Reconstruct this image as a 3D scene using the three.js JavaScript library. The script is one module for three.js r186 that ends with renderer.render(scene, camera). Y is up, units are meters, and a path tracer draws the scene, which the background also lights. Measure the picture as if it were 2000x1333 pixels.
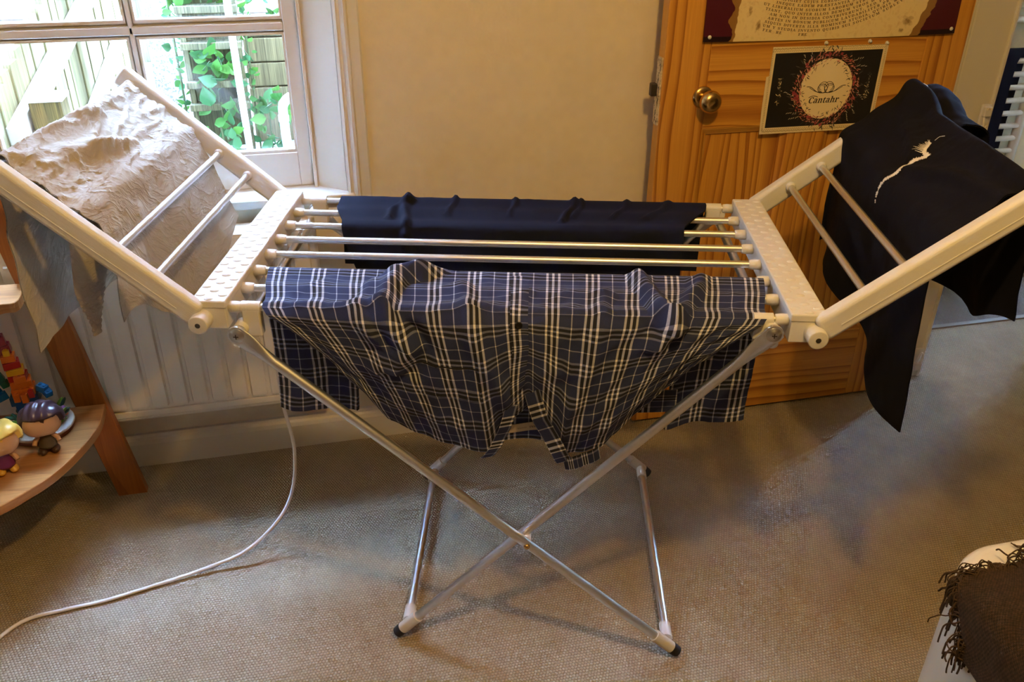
import * as THREE from 'three';
import { RoundedBoxGeometry } from 'three/addons/geometries/RoundedBoxGeometry.js';
import { mergeGeometries } from 'three/addons/utils/BufferGeometryUtils.js';
import { ImprovedNoise } from 'three/addons/math/ImprovedNoise.js';

// ---------------------------------------------------------------- camera, sky, exposure
const scene = new THREE.Scene();
const renderer = new THREE.WebGLRenderer({ antialias: true });
renderer.toneMapping = THREE.LinearToneMapping;
renderer.toneMappingExposure = 8.0;
renderer.shadowMap.enabled = true;
const camera = new THREE.PerspectiveCamera(42.63, 2000 / 1333, 0.05, 60);
camera.position.set(-0.3469, 1.4293, 2.022);
camera.up.set(0.10543, 0.86908, -0.48331);
camera.lookAt(-0.3469 + 0.19849, 1.4293 - 0.49463, 2.022 - 0.84614);
scene.background = new THREE.Color().setRGB(0.37, 0.585, 1.0);
scene.backgroundIntensity = 20.0;
const LAMP = { at: [0.08, 2.0, 1.54], color: [1.0, 0.61, 0.18], candela: 0.40, radius: 0.036 };

// ---------------------------------------------------------------- helpers
let seed = 7;
const rnd = () => { seed = (seed * 1664525 + 1013904223) >>> 0; return seed / 4294967296; };
const rr = (a, b) => a + (b - a) * rnd();
const lerp = (a, b, t) => a + (b - a) * t;
const clamp = (x, a = 0, b = 1) => Math.min(b, Math.max(a, x));
const smooth = (a, b, x) => { const t = clamp((x - a) / (b - a)); return t * t * (3 - 2 * t); };
const noise = new ImprovedNoise();
const nz = (x, y, z = 0.37) => noise.noise(x, y, z);
const fbm = (x, y, z = 0.37, o = 4) => { let s = 0, a = 0.5; for (let i = 0; i < o; i++) { s += a * nz(x, y, z + i * 7.1); x *= 2.03; y *= 2.03; a *= 0.5; } return s; };
const taken = {};
function numbered(name) { const n = taken[name] = (taken[name] ?? -1) + 1; return n ? `${name}_${String(n).padStart(3, '0')}` : name; }
const V = (x, y, z) => new THREE.Vector3(x, y, z);
const lin = (r, g, b) => new THREE.Color().setRGB(r, g, b);
function mat(color, roughness = 0.6, extra = {}) { return new THREE.MeshStandardMaterial({ color, roughness, side: THREE.DoubleSide, ...extra }); }
function meta(o, label, category, group, kind) { if (label) o.userData.label = label; if (category) o.userData.category = category; if (group) o.userData.group = group; if (kind) o.userData.kind = kind; return o; }
function thing(name, label, category, at = [0, 0, 0], turn = 0, group) { const o = new THREE.Group(); o.name = numbered(name); o.position.set(...at); o.rotation.y = turn; scene.add(o); return meta(o, label, category, group); }
function struct(name, label, category, geo, m) { const o = geo ? new THREE.Mesh(geo, m) : new THREE.Group(); o.name = name; if (geo) { o.castShadow = o.receiveShadow = true; } scene.add(o); return meta(o, label, category, null, 'structure'); }
function part(name, geo, m, parent, label) { const o = new THREE.Mesh(geo, m); o.name = name; o.castShadow = o.receiveShadow = true; parent.add(o); if (label) o.userData.label = label; return o; }
// metre uv for axis-aligned box faces
function boxUV(g, ox = 0, oy = 0, grain = 'y') {
  const p = g.attributes.position, n = g.attributes.normal, uv = new Float32Array(p.count * 2);
  for (let i = 0; i < p.count; i++) {
    const ax = Math.abs(n.getX(i)), ay = Math.abs(n.getY(i)), az = Math.abs(n.getZ(i));
    let a, b;
    if (az >= ax && az >= ay) { a = p.getX(i); b = p.getY(i); } else if (ax >= ay) { a = p.getZ(i); b = p.getY(i); } else { a = p.getX(i); b = p.getZ(i); }
    if (grain === 'x') { const t = a; a = b; b = t; }
    uv[2 * i] = a + ox; uv[2 * i + 1] = b + oy;
  }
  g.setAttribute('uv', new THREE.BufferAttribute(uv, 2)); return g;
}
function box(x0, x1, y0, y1, z0, z1, r = 0, grain = 'y', o = 0) {
  const w = x1 - x0, h = y1 - y0, d = z1 - z0;
  const g = r > 0 ? new RoundedBoxGeometry(w, h, d, 2, Math.min(r, w / 2.01, h / 2.01, d / 2.01)) : new THREE.BoxGeometry(w, h, d);
  g.translate((x0 + x1) / 2, (y0 + y1) / 2, (z0 + z1) / 2); return boxUV(g, o, o * 1.7, grain);
}
function rod(a, b, r, seg = 20, r2 = r) {
  const A = V(...a), B = V(...b), d = B.clone().sub(A), g = new THREE.CylinderGeometry(r2, r, d.length(), seg, 1);
  g.applyQuaternion(new THREE.Quaternion().setFromUnitVectors(V(0, 1, 0), d.clone().normalize())); g.translate((A.x + B.x) / 2, (A.y + B.y) / 2, (A.z + B.z) / 2); return g;
}
function tube(pts, r, n = 60, seg = 10) { return new THREE.TubeGeometry(new THREE.CatmullRomCurve3(pts.map(p => V(...p)), false, 'centripetal'), n, r, seg, false); }
function lathe(pts, seg = 28) { return new THREE.LatheGeometry(pts.map(p => new THREE.Vector2(...p)), seg); }
function merge(list) { return mergeGeometries(list.map(g => { const h = g.index ? g.toNonIndexed() : g; for (const k of Object.keys(h.attributes)) if (!['position', 'normal', 'uv'].includes(k)) h.deleteAttribute(k); return h; })); }
// a cloth of real thickness: f(u,v) -> [x,y,z], guv(u,v) -> [s,t] in metres
function cloth(nu, nv, f, guv, thick = 0.0016) {
  const N = (nu + 1) * (nv + 1), P = new Float32Array(N * 3), UV = new Float32Array(N * 2), idx = [];
  for (let j = 0; j <= nv; j++) for (let i = 0; i <= nu; i++) { const k = j * (nu + 1) + i; P.set(f(i / nu, j / nv), k * 3); UV.set(guv(i / nu, j / nv), k * 2); }
  for (let j = 0; j < nv; j++) for (let i = 0; i < nu; i++) { const a = j * (nu + 1) + i, b = a + 1, c = a + nu + 1, d = c + 1; idx.push(a, b, d, a, d, c); }
  const g0 = new THREE.BufferGeometry(); g0.setAttribute('position', new THREE.BufferAttribute(P, 3)); g0.setIndex(idx); g0.computeVertexNormals();
  const n = g0.attributes.normal.array, P2 = new Float32Array(N * 6), N2 = new Float32Array(N * 6), U2 = new Float32Array(N * 4), I2 = [];
  for (let k = 0; k < N; k++) for (let c = 0; c < 3; c++) { P2[k * 3 + c] = P[k * 3 + c] + n[k * 3 + c] * thick / 2; P2[(N + k) * 3 + c] = P[k * 3 + c] - n[k * 3 + c] * thick / 2; N2[k * 3 + c] = n[k * 3 + c]; N2[(N + k) * 3 + c] = -n[k * 3 + c]; }
  U2.set(UV); U2.set(UV, N * 2);
  for (let q = 0; q < idx.length; q += 3) { I2.push(idx[q], idx[q + 1], idx[q + 2], N + idx[q], N + idx[q + 2], N + idx[q + 1]); }
  const edge = (a, b) => I2.push(a, N + a, N + b, a, N + b, b), W = nu + 1;
  for (let i = 0; i < nu; i++) { edge(i + 1, i); edge(nv * W + i, nv * W + i + 1); }
  for (let j = 0; j < nv; j++) { edge(j * W, (j + 1) * W); edge((j + 1) * W + nu, j * W + nu); }
  const g = new THREE.BufferGeometry(); g.setAttribute('position', new THREE.BufferAttribute(P2, 3)); g.setAttribute('normal', new THREE.BufferAttribute(N2, 3)); g.setAttribute('uv', new THREE.BufferAttribute(U2, 2)); g.setIndex(I2); return g;
}
// polyline with even arc length lookup: pts [[a,b],...] -> (t) => {p:[a,b], n:[normal], s}
function path2(pts, n = 200) {
  const c = new THREE.CatmullRomCurve3(pts.map(p => V(p[0], p[1], 0)), false, 'centripetal'), P = c.getSpacedPoints(n), L = c.getLength();
  return { L, at(t) { const x = clamp(t) * n, i = Math.min(n - 1, Math.floor(x)), f = x - i, a = P[i], b = P[i + 1]; const dx = b.x - a.x, dy = b.y - a.y, l = Math.hypot(dx, dy) || 1; return { p: [lerp(a.x, b.x, f), lerp(a.y, b.y, f)], n: [-dy / l, dx / l] }; } };
}
// ---- textures
function dataTex(w, h, fn, srgb, rx = 1, ry = 1) {
  const d = new Uint8Array(w * h * 4);
  for (let y = 0; y < h; y++) for (let x = 0; x < w; x++) { const c = fn(x / w, y / h, x, y), k = (y * w + x) * 4; if (typeof c === 'number') d[k] = d[k + 1] = d[k + 2] = clamp(c) * 255; else { d[k] = clamp(c[0]) * 255; d[k + 1] = clamp(c[1]) * 255; d[k + 2] = clamp(c[2]) * 255; } d[k + 3] = 255; }
  const t = new THREE.DataTexture(d, w, h, THREE.RGBAFormat); t.magFilter = THREE.LinearFilter; t.minFilter = THREE.LinearMipmapLinearFilter; t.generateMipmaps = true; t.wrapS = t.wrapT = THREE.RepeatWrapping; if (srgb) t.colorSpace = THREE.SRGBColorSpace; t.repeat.set(rx, ry); t.needsUpdate = true; return t;
}
// tileable value noise on an n-cell torus
function torus(n, s) { const g = new Float32Array(n * n); let q = s >>> 0; for (let i = 0; i < n * n; i++) { q = (q * 1664525 + 1013904223) >>> 0; g[i] = q / 4294967296; } return (u, v) => { u = ((u % 1) + 1) % 1 * n; v = ((v % 1) + 1) % 1 * n; const i = Math.floor(u), j = Math.floor(v), a = u - i, b = v - j, A = a * a * (3 - 2 * a), B = b * b * (3 - 2 * b), G = (x, y) => g[(y % n) * n + (x % n)]; return lerp(lerp(G(i, j), G(i + 1, j), A), lerp(G(i, j + 1), G(i + 1, j + 1), A), B); }; }
const T4 = torus(4, 11), T8 = torus(8, 23), T16 = torus(16, 37), T32 = torus(32, 51), T64 = torus(64, 77), T128 = torus(128, 91);
const cloudy = (u, v) => 0.4 * T4(u, v) + 0.3 * T8(u, v) + 0.2 * T16(u, v) + 0.1 * T32(u, v);

// carpet: rows of flat woven loops, staggered
const LOOPS = 36, CARPET = 0.234;
function loopHeight(u, v) {
  const r = v * LOOPS, row = Math.floor(r), uu = u * LOOPS + (row % 2) * 0.5, col = Math.floor(uu), fx = uu - col - 0.5, fy = r - row - 0.5;
  const j = T64((col % LOOPS) / LOOPS, (row % LOOPS) / LOOPS);
  return clamp(1 - Math.pow(Math.abs(fx) * 1.9, 2.4) - Math.pow(Math.abs(fy) * 1.8, 2.2)) * (0.72 + 0.4 * j) + 0.14 * T128(u, v);
}
const carpetBump = dataTex(720, 720, (u, v) => loopHeight(u, v), false, 1 / CARPET, 1 / CARPET);
const carpetMap = dataTex(720, 720, (u, v) => { const h = loopHeight(u, v), k = 0.80 + 0.13 * h + 0.10 * (cloudy(u, v) - 0.5) + 0.12 * (T128(u * 2, v * 2) - 0.5); return [0.765 * k, 0.705 * k, 0.61 * k]; }, true, 1 / CARPET, 1 / CARPET);
// pine: long growth-ring lines along v
function pineTex(seedv, wid = 0.5, len = 2.0) {
  return dataTex(512, 512, (u, v) => {
    const wob = 0.09 * (T4(u, v + seedv) - 0.5) + 0.03 * (T8(u + seedv, v) - 0.5);
    const x = u + wob, ring = x * 11 + 1.6 * T8(x, seedv) + 0.9 * T16(x, 0.3 + seedv);
    const s = ring - Math.floor(ring), late = Math.pow(s, 3.2) * (1 - smooth(0.93, 1, s));
    const fine = T128(u * 2, v * 0.12) * 0.5 + T64(u * 3, v * 0.3) * 0.5, broad = cloudy(u, v * 0.25 + seedv);
    const k = 1.0 - 0.42 * late - 0.12 * (fine - 0.5) + 0.16 * (broad - 0.5);
    return [0.83 * Math.pow(k, 0.75), 0.60 * Math.pow(k, 1.15), 0.235 * Math.pow(k, 1.7)];
  }, true, 1 / wid, 1 / len);
}
const pineA = pineTex(0.13, 0.42, 1.6), pineB = pineTex(0.57, 0.36, 1.3), pineC = pineTex(0.81, 0.30, 1.5);
const beech = dataTex(256, 512, (u, v) => { const f = T64(u * 2, v * 0.2), b = cloudy(u, v * 0.3), x = u * 5 + 1.2 * T4(u, v), s = x - Math.floor(x), k = 1 - 0.13 * Math.pow(s, 3) - 0.1 * (f - 0.5) + 0.14 * (b - 0.5); return [0.80 * k, 0.61 * Math.pow(k, 1.2), 0.40 * Math.pow(k, 1.5)]; }, true, 1 / 0.3, 1 / 0.9);
const plasterBump = dataTex(512, 512, (u, v) => 0.45 * cloudy(u, v) + 0.3 * T16(u + 0.1, v) + 0.15 * T64(u, v) + 0.1 * T128(u, v), false, 1 / 0.7, 1 / 0.7);
const plasterMap = dataTex(512, 512, (u, v) => { const k = 0.965 + 0.05 * (cloudy(u, v) - 0.5) + 0.02 * (T64(u, v) - 0.5); return [0.90 * k, 0.845 * k, 0.735 * k]; }, true, 1 / 1.1, 1 / 1.1);
const weaveBump = dataTex(256, 256, (u, v) => 0.5 + 0.22 * Math.sin(u * Math.PI * 2 * 42) + 0.22 * Math.sin(v * Math.PI * 2 * 42) + 0.25 * (T128(u, v) - 0.5), false, 1 / 0.05, 1 / 0.05);
// tartan check of the shirt: 64 mm repeat
function stripe(x) { let s = 0; for (const c of [0.35, 0.5, 0.65]) s = Math.max(s, 1 - smooth(0.024, 0.036, Math.abs(x - c))); const dark = Math.max(1 - smooth(0.03, 0.05, Math.abs(x - 0.425)), 1 - smooth(0.03, 0.05, Math.abs(x - 0.575))); const d = Math.min(Math.abs(x), Math.abs(1 - x)), t = 1 - smooth(0.010, 0.019, d); return [s, t, dark]; }
const plaidMap = dataTex(512, 512, (u, v) => {
  const [a, ta, da] = stripe(u), [b, tb, db] = stripe(v), tw = 0.93 + 0.14 * T128(u, v);
  const w = clamp(0.60 * a + 0.30 * b + 0.50 * ta + 0.40 * tb, 0, 0.95), dk = 1 - 0.6 * Math.max(da * (1 - b), db * (1 - a) * 0.9) * (1 - w);
  return [lerp(0.105 * dk, 0.93, w) * tw, lerp(0.145 * dk, 0.92, w) * tw, lerp(0.30 * dk, 0.93, w) * tw];
}, true, 1 / 0.068, 1 / 0.060);
const linenBump = dataTex(1024, 1024, (u, v) => { let s = 0; const x = u + 0.10 * (T8(u, v) - 0.5), y = v + 0.10 * (T8(v, u) - 0.5); for (const [T, f, a] of [[T8, 1, 0.42], [T16, 1, 0.3], [T16, 2, 0.16], [T32, 2, 0.12]]) { const q = T(x * f + y * f, y * f), e = 1 - Math.abs(2 * q - 1); s += a * Math.pow(e, 3.0); } return s; }, false, 1 / 0.3, 1 / 0.3);
const knitMap = dataTex(256, 256, (u, v) => { const k = 0.75 + 0.25 * Math.sin(u * Math.PI * 60) * Math.sin(v * Math.PI * 60) + 0.4 * (T64(u, v) - 0.5); return [0.27 * k, 0.185 * k, 0.12 * k]; }, true, 1 / 0.12, 1 / 0.12);

// ---- materials
const M = {
  wall: mat(0xffffff, 0.9, { map: plasterMap, bumpMap: plasterBump, bumpScale: 0.0022 }),
  ceiling: mat(lin(0.58, 0.55, 0.48), 0.95), darkenedWall: mat(lin(0.30, 0.25, 0.18), 0.92, { bumpMap: plasterBump, bumpScale: 0.0022 }),  // ceiling and unseen walls toned darker to cut the bounce light
  paint: mat(lin(0.67, 0.64, 0.57), 0.42),
  sash: mat(lin(0.64, 0.62, 0.58), 0.38),
  putty: mat(lin(0.10, 0.11, 0.13), 0.6),
  radiator: mat(lin(0.74, 0.71, 0.64), 0.4),
  carpet: mat(0xffffff, 1, { map: carpetMap, bumpMap: carpetBump, bumpScale: 0.0026 }),
  hallCarpet: mat(lin(0.22, 0.19, 0.17), 1, { bumpMap: carpetBump, bumpScale: 0.003 }),
  pineA: mat(0xffffff, 0.4, { map: pineA }), pineB: mat(0xffffff, 0.4, { map: pineB }), pineC: mat(0xffffff, 0.42, { map: pineC }),
  shelf: mat(lin(0.82, 0.70, 0.54), 0.33, { map: beech }), legWood: mat(lin(0.52, 0.25, 0.075), 0.45, { }),
  brass: mat(lin(0.58, 0.40, 0.16), 0.24, { metalness: 1 }),
  steel: mat(lin(0.55, 0.55, 0.53), 0.3, { metalness: 1 }), darkSteel: mat(lin(0.07, 0.06, 0.05), 0.45, { metalness: 0.7 }),
  alu: mat(lin(0.72, 0.73, 0.74), 0.36, { metalness: 1 }),
  plastic: mat(lin(0.68, 0.67, 0.64), 0.42, { bumpMap: plasterBump, bumpScale: 0.0004 }),
  rubber: mat(lin(0.012, 0.012, 0.013), 0.7),
  cord: mat(lin(0.80, 0.79, 0.77), 0.5),
  plaid: mat(0xffffff, 0.85, { map: plaidMap, bumpMap: weaveBump, bumpScale: 0.0002 }),
  navy: new THREE.MeshPhysicalMaterial({ color: lin(0.0075, 0.0095, 0.021), roughness: 0.92, side: THREE.DoubleSide, bumpMap: weaveBump, bumpScale: 0.0002, specularIntensity: 0.3, sheen: 0.12, sheenRoughness: 0.6, sheenColor: lin(0.10, 0.13, 0.25) }),
  tee: new THREE.MeshPhysicalMaterial({ color: lin(0.0065, 0.0068, 0.0115), roughness: 0.92, side: THREE.DoubleSide, bumpMap: weaveBump, bumpScale: 0.0002, specularIntensity: 0.25, sheen: 0.05, sheenRoughness: 0.6, sheenColor: lin(0.08, 0.09, 0.14) }),
  linen: new THREE.MeshPhysicalMaterial({ color: lin(0.47, 0.425, 0.345), roughness: 0.85, side: THREE.DoubleSide, bumpMap: linenBump, bumpScale: 0.0032, transmission: 0.12, thickness: 0 }),
  print: mat(lin(0.75, 0.72, 0.62), 0.7),
  leather: mat(lin(0.70, 0.69, 0.63), 0.38),
  throw: mat(0xffffff, 1, { map: knitMap, bumpMap: weaveBump, bumpScale: 0.0008 }), yarn: mat(lin(0.045, 0.025, 0.013), 0.95),
};

// ---------------------------------------------------------------- room shell
const RX0 = -2.1, RX1 = 2.4, RZ1 = 3.4, RH = 2.35, WT = 0.2;
const WIN = { x0: -1.79, x1: -0.272, y0: 0.69, y1: 2.06 }, DOOR = { x0: 1.415, x1: 2.2, y1: 1.99 };
struct('floor', 'beige looped wool carpet covering the room floor', 'carpet', box(RX0, RX1, -0.06, 0, -WT, RZ1), M.carpet);
struct('ceiling', 'pale painted ceiling of the room', 'ceiling', box(RX0 - 0.1, RX1 + 0.1, RH, RH + 0.1, -WT, RZ1 + 0.1), M.ceiling);
struct('wall_back', 'cream plaster wall behind the airer with window and doorway', 'wall', merge([
  box(RX0 - 0.1, WIN.x0, -0.06, RH, -WT, 0), box(WIN.x0, WIN.x1, -0.06, WIN.y0, -WT, 0), box(WIN.x0, WIN.x1, WIN.y1, RH, -WT, 0),
  box(WIN.x1, DOOR.x0, -0.06, RH, -WT, 0), box(DOOR.x0, DOOR.x1, DOOR.y1, RH, -WT, 0), box(DOOR.x1, RX1 + 0.1, -0.06, RH, -WT, 0)]), M.wall);
struct('wall_left', 'unseen wall at the left end of the room, toned dark to cut bounce light', 'wall', box(RX0 - 0.1, RX0, -0.06, RH, 0, RZ1 + 0.1), M.darkenedWall);
struct('wall_right', 'unseen wall at the right end of the room, toned dark to cut bounce light', 'wall', box(RX1, RX1 + 0.1, -0.06, RH, 0, RZ1 + 0.1), M.darkenedWall);
struct('wall_front', 'unseen wall behind the viewer, toned dark to cut bounce light', 'wall', box(RX0, RX1, -0.06, RH, RZ1, RZ1 + 0.1), M.darkenedWall);
function moulding(profile, len) { const s = new THREE.Shape(profile.map(p => new THREE.Vector2(...p))); return new THREE.ExtrudeGeometry(s, { depth: len, bevelEnabled: false }); }
// skirting: profile in (z,y), run along x
{ const g = moulding([[0, 0], [0.02, 0], [0.02, 0.068], [0.016, 0.078], [0.011, 0.083], [0.009, 0.092], [0, 0.092]], 1.29 - RX0); g.rotateY(Math.PI / 2); g.scale(-1, 1, 1); g.translate(0, 0, 0);
  g.computeBoundingBox(); const b = g.boundingBox; g.translate(RX0 - b.min.x, 0, 0); const p = g.attributes.position; const zmin = b.min.z; for (let i = 0; i < p.count; i++) p.setZ(i, Math.abs(p.getZ(i))); g.computeVertexNormals();
  struct('baseboard_back', 'cream painted skirting board along the wall under the radiator', 'skirting', g, M.paint); }

// window: box frame, sash with bars and panes, architrave, sill
{
  const w = struct('window_1', 'white painted sash window with small square panes above the radiator', 'window');
  const prism = (pts, y0, y1) => { const g = new THREE.ExtrudeGeometry(new THREE.Shape(pts.map(p => new THREE.Vector2(p[0], -p[1]))), { depth: y1 - y0, bevelEnabled: false }); g.rotateX(-Math.PI / 2); g.translate(0, y0, 0); return g; };
  part('frame_lining', prism([[-0.352, -0.058], [-0.278, 0.0], [-0.272, 0.0], [-0.272, -0.2], [-0.352, -0.2]], 0.70, 2.05), M.paint, w);
  part('frame_lining', prism([[-1.71, -0.058], [-1.784, 0.0], [-1.79, 0.0], [-1.79, -0.2], [-1.71, -0.2]], 0.70, 2.05), M.paint, w);
  part('frame_head', box(-1.79, -0.272, 2.02, 2.06, -0.2, 0), M.paint, w);
  part('parting_bead', box(-0.352, -0.344, 0.705, 2.02, -0.055, -0.042, 0.002), M.paint, w);
  part('parting_bead', box(-1.718, -1.71, 0.705, 2.02, -0.055, -0.042, 0.002), M.paint, w);
  part('sill', box(-1.80, -0.26, 0.685, 0.708, -0.2, 0.022, 0.006), M.paint, w);
  const arch = x => { const g = moulding([[0, 0], [0, 0.012], [0.006, 0.016], [0.010, 0.012], [0.014, 0.012], [0.022, 0.021], [0.028, 0.021], [0.032, 0.013], [0.052, 0.013], [0.056, 0.010], [0.056, 0]], 2.06 - 0.69); g.rotateX(-Math.PI / 2); g.scale(1, 1, -1); g.computeVertexNormals(); g.translate(x, 0.69, 0); return g; };
  part('architrave', arch(-0.276), M.paint, w);
  { const g = arch(0); g.scale(-1, 1, 1); g.translate(-1.786, 0, 0); part('architrave', g, M.paint, w); }
  // sash: panes 0.326 wide with 14 mm bars
  const zf = -0.062, zb = -0.1, cols = [], rows = [];
  for (let i = 0; i < 4; i++) { const r = -0.383 - i * 0.3245; cols.push([r - 0.309, r]); }
  for (let j = 0; j < 4; j++) { const b = 0.79 + j * 0.3; rows.push([b, b + 0.272]); }
  const xL = cols[3][0], xR = -0.383, yB = rows[0][0], yT = rows[3][1];
  part('sash_stile', box(xR, -0.352, 0.708, 2.02, zb, zf, 0.002), M.sash, w); part('sash_stile', box(-1.71, xL, 0.708, 2.02, zb, zf, 0.002), M.sash, w);
  part('sash_rail', box(xL, xR, 0.708, yB, zb, zf, 0.002), M.sash, w); part('sash_rail', box(xL, xR, yT, 2.02, zb, zf, 0.002), M.sash, w);
  const barV = (x0, x1, y0, y1) => merge([box(x0, x1, y0, y1, zb, zf - 0.012), box(x0 + 0.003, x1 - 0.003, y0, y1, zf - 0.013, zf, 0.0025)]);
  const barH = (x0, x1, y0, y1) => merge([box(x0, x1, y0, y1, zb, zf - 0.012), box(x0, x1, y0 + 0.004, y1 - 0.006, zf - 0.013, zf, 0.003)]);
  for (let i = 0; i < 3; i++) part('glazing_bar', barV(cols[i + 1][1], cols[i][0], yB, yT), M.sash, w);
  for (let j = 0; j < 3; j++) part('glazing_rail', barH(xL, xR, rows[j][1], rows[j + 1][0]), M.sash, w);
  const glass = new THREE.MeshPhysicalMaterial({ color: 0xffffff, roughness: 0.0, transmission: 1, thickness: 0, ior: 1.45, side: THREE.DoubleSide });
  for (const [x0, x1] of cols) for (const [y0, y1] of rows) {
    const p = part('pane', box(x0, x1, y0, y1, -0.088, -0.085), glass, w);
    const b = 0.005, fr = merge([box(x0, x0 + b, y0, y1, -0.084, -0.066), box(x1 - b, x1, y0, y1, -0.084, -0.066), box(x0 + b, x1 - b, y0, y0 + b + 0.002, -0.084, -0.066), box(x0 + b, x1 - b, y1 - b, y1, -0.084, -0.066)]);
    part('glazing_bead', fr, M.sash, p);
  }
}

// radiator
{
  const r = thing('radiator', 'white fluted panel radiator under the window', 'radiator', [-0.83, 0, 0]);
  const x0 = -0.50, x1 = 0.47, y0 = 0.19, y1 = 0.655;
  part('panel', box(x0, x1, y0, y1, 0.05, 0.094, 0.008), M.radiator, r);
  const n = 20, pw = (x1 - x0 - 0.03) / n, s = new THREE.Shape(); s.moveTo(0.003, 0); s.lineTo(0.0065, 0.011); s.lineTo(pw - 0.0065, 0.011); s.lineTo(pw - 0.003, 0);
  for (let i = 0; i < n; i++) { const g = new THREE.ExtrudeGeometry(s, { depth: 0.385, bevelEnabled: true, bevelThickness: 0.006, bevelSize: 0.003, bevelOffset: -0.003, bevelSegments: 2 }); g.rotateX(-Math.PI / 2); g.scale(1, 1, -1); g.computeVertexNormals(); g.translate(x0 + 0.015 + i * pw, 0.235, 0.0935); part('flute', g, M.radiator, r); }
  part('bottom_seam', box(x0 + 0.004, x1 - 0.004, y0 + 0.012, y0 + 0.03, 0.09, 0.098, 0.003), M.radiator, r);
  part('back_panel', box(x0 + 0.01, x1 - 0.01, y0 + 0.01, y1 - 0.01, 0.022, 0.048, 0.006), M.radiator, r);
  part('top_grille', box(x0, x1, y1 - 0.012, y1 + 0.002, 0.024, 0.092, 0.003), M.radiator, r);
  part('wall_bracket', box(-0.3, -0.26, 0.3, 0.55, 0.0, 0.024), M.radiator, r); part('wall_bracket', box(0.26, 0.3, 0.3, 0.55, 0.0, 0.024), M.radiator, r);
}

// door folded flat against the wall, its hinge side at the architrave
const DZ = 0.111;
{
  const d = struct('door_1', 'honey coloured pine panel door standing open against the wall', 'door');
  const x0 = 0.452, x1 = 1.235, z0 = 0.074, z1 = DZ, sw = 0.112, H = 1.96;
  part('stile', box(x0, x0 + sw, 0.008, H, z0, z1, 0.003, 'y', 0.11), M.pineA, d); part('stile', box(x1 - sw, x1, 0.008, H, z0, z1, 0.003, 'y', 0.31), M.pineB, d);
  const rails = [[0.008, 0.232], [0.838, 1.06], [1.85, H]];
  rails.forEach(([a, b], i) => part('rail', box(x0 + sw, x1 - sw, a, b, z0, z1 - 0.0004, 0.002, 'x', 0.2 + i * 0.27), [M.pineB, M.pineA, M.pineC][i], d));
  const m0 = 0.795, m1 = 0.892;
  for (const [a, b, o] of [[0.232, 0.838, 0.05], [1.06, 1.85, 0.4]]) {
    part('muntin', box(m0, m1, a, b, z0, z1 - 0.0006, 0.002, 'y', o), M.pineC, d);
    [[x0 + sw, m0], [m1, x1 - sw]].forEach(([p0, p1], k) => {
      const pan = part('door_panel', box(p0 - 0.004, p1 + 0.004, a - 0.004, b + 0.004, z0 + 0.012, z1 - 0.017, 0.001, 'y', o + 0.13 * k), [M.pineC, M.pineB][k], d);
      // ovolo bead mitred round the panel
      const bw = 0.019, prof = (len, horiz) => { const s = new THREE.Shape(); s.moveTo(0, 0); s.lineTo(bw, 0); s.lineTo(bw * 0.85, 0.005); s.lineTo(bw * 0.6, 0.008); s.quadraticCurveTo(bw * 0.3, 0.012, bw * 0.12, 0.015); s.lineTo(0, 0.0155); s.closePath(); const g = new THREE.ExtrudeGeometry(s, { depth: len, bevelEnabled: false, curveSegments: 4 }); g.rotateX(-Math.PI / 2); const p = g.attributes.position; for (let i = 0; i < p.count; i++) { const t = p.getX(i), y = p.getY(i); p.setZ(i, -p.getZ(i)); p.setY(i, y < len / 2 ? y + t : y - t); } return g; };
      const zz = z1 - 0.0175;
      const L = prof(b - a), Rr = prof(b - a), B = prof(p1 - p0), T = prof(p1 - p0);
      L.translate(p0, a, zz); Rr.scale(-1, 1, 1); Rr.translate(p1, a, zz);
      B.rotateZ(-Math.PI / 2); B.scale(1, -1, 1); B.translate(p0, a, zz); T.rotateZ(-Math.PI / 2); T.translate(p0, b, zz);
      for (const [g, gr] of [[L, 'y'], [Rr, 'y'], [B, 'x'], [T, 'x']]) { g.computeVertexNormals(); boxUV(g, 0.3, 0.2, gr); part('panel_bead', g, M.pineA, pan); }
    });
  }
  // knob
  const k = part('knob', lathe([[0.0001, 0.062], [0.012, 0.0615], [0.02, 0.058], [0.0248, 0.051], [0.0262, 0.045], [0.0255, 0.040], [0.0235, 0.037], [0.0225, 0.034], [0.018, 0.030], [0.011, 0.027], [0.0095, 0.012], [0.012, 0.008], [0.0001, 0.008]], 36), M.brass, d, 'round brass knob');
  k.rotation.x = Math.PI / 2; k.position.set(0.556, 0.915, z1);
  part('rose', lathe([[0.0001, 0.008], [0.012, 0.008], [0.02, 0.007], [0.025, 0.004], [0.0262, 0.0]], 36), M.brass, k, 'brass backplate');
  // latch: paint-splashed faceplate on the edge, bolt and its keep
  const paintBits = dataTex(64, 256, (u, v) => { const n = T8(u, v * 2) * 0.5 + T16(u * 2, v * 3) * 0.5; return n > 0.36 ? [0.86, 0.80, 0.68] : [0.18, 0.12, 0.07]; }, true);
  const fp = new THREE.BoxGeometry(0.004, 0.155, 0.026); fp.translate(x0 - 0.0018, 0.93, z0 + 0.018); part('latch_plate', fp, mat(0xffffff, 0.5, { map: paintBits }), d, 'latch plate smeared with cream paint');
  part('latch_bolt', box(x0 - 0.019, x0 - 0.004, 0.918, 0.948, z0 + 0.004, z0 + 0.02, 0.003), M.darkSteel, d, 'dark metal latch bolt');
  for (const y of [0.2, 1.72]) part('hinge', merge([rod([x1 + 0.012, y, z1 - 0.012], [x1 + 0.012, y + 0.09, z1 - 0.012], 0.006, 12), box(x1 - 0.001, x1 + 0.012, y, y + 0.09, z1 - 0.016, z1 - 0.012)]), M.steel, d);
}
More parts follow.
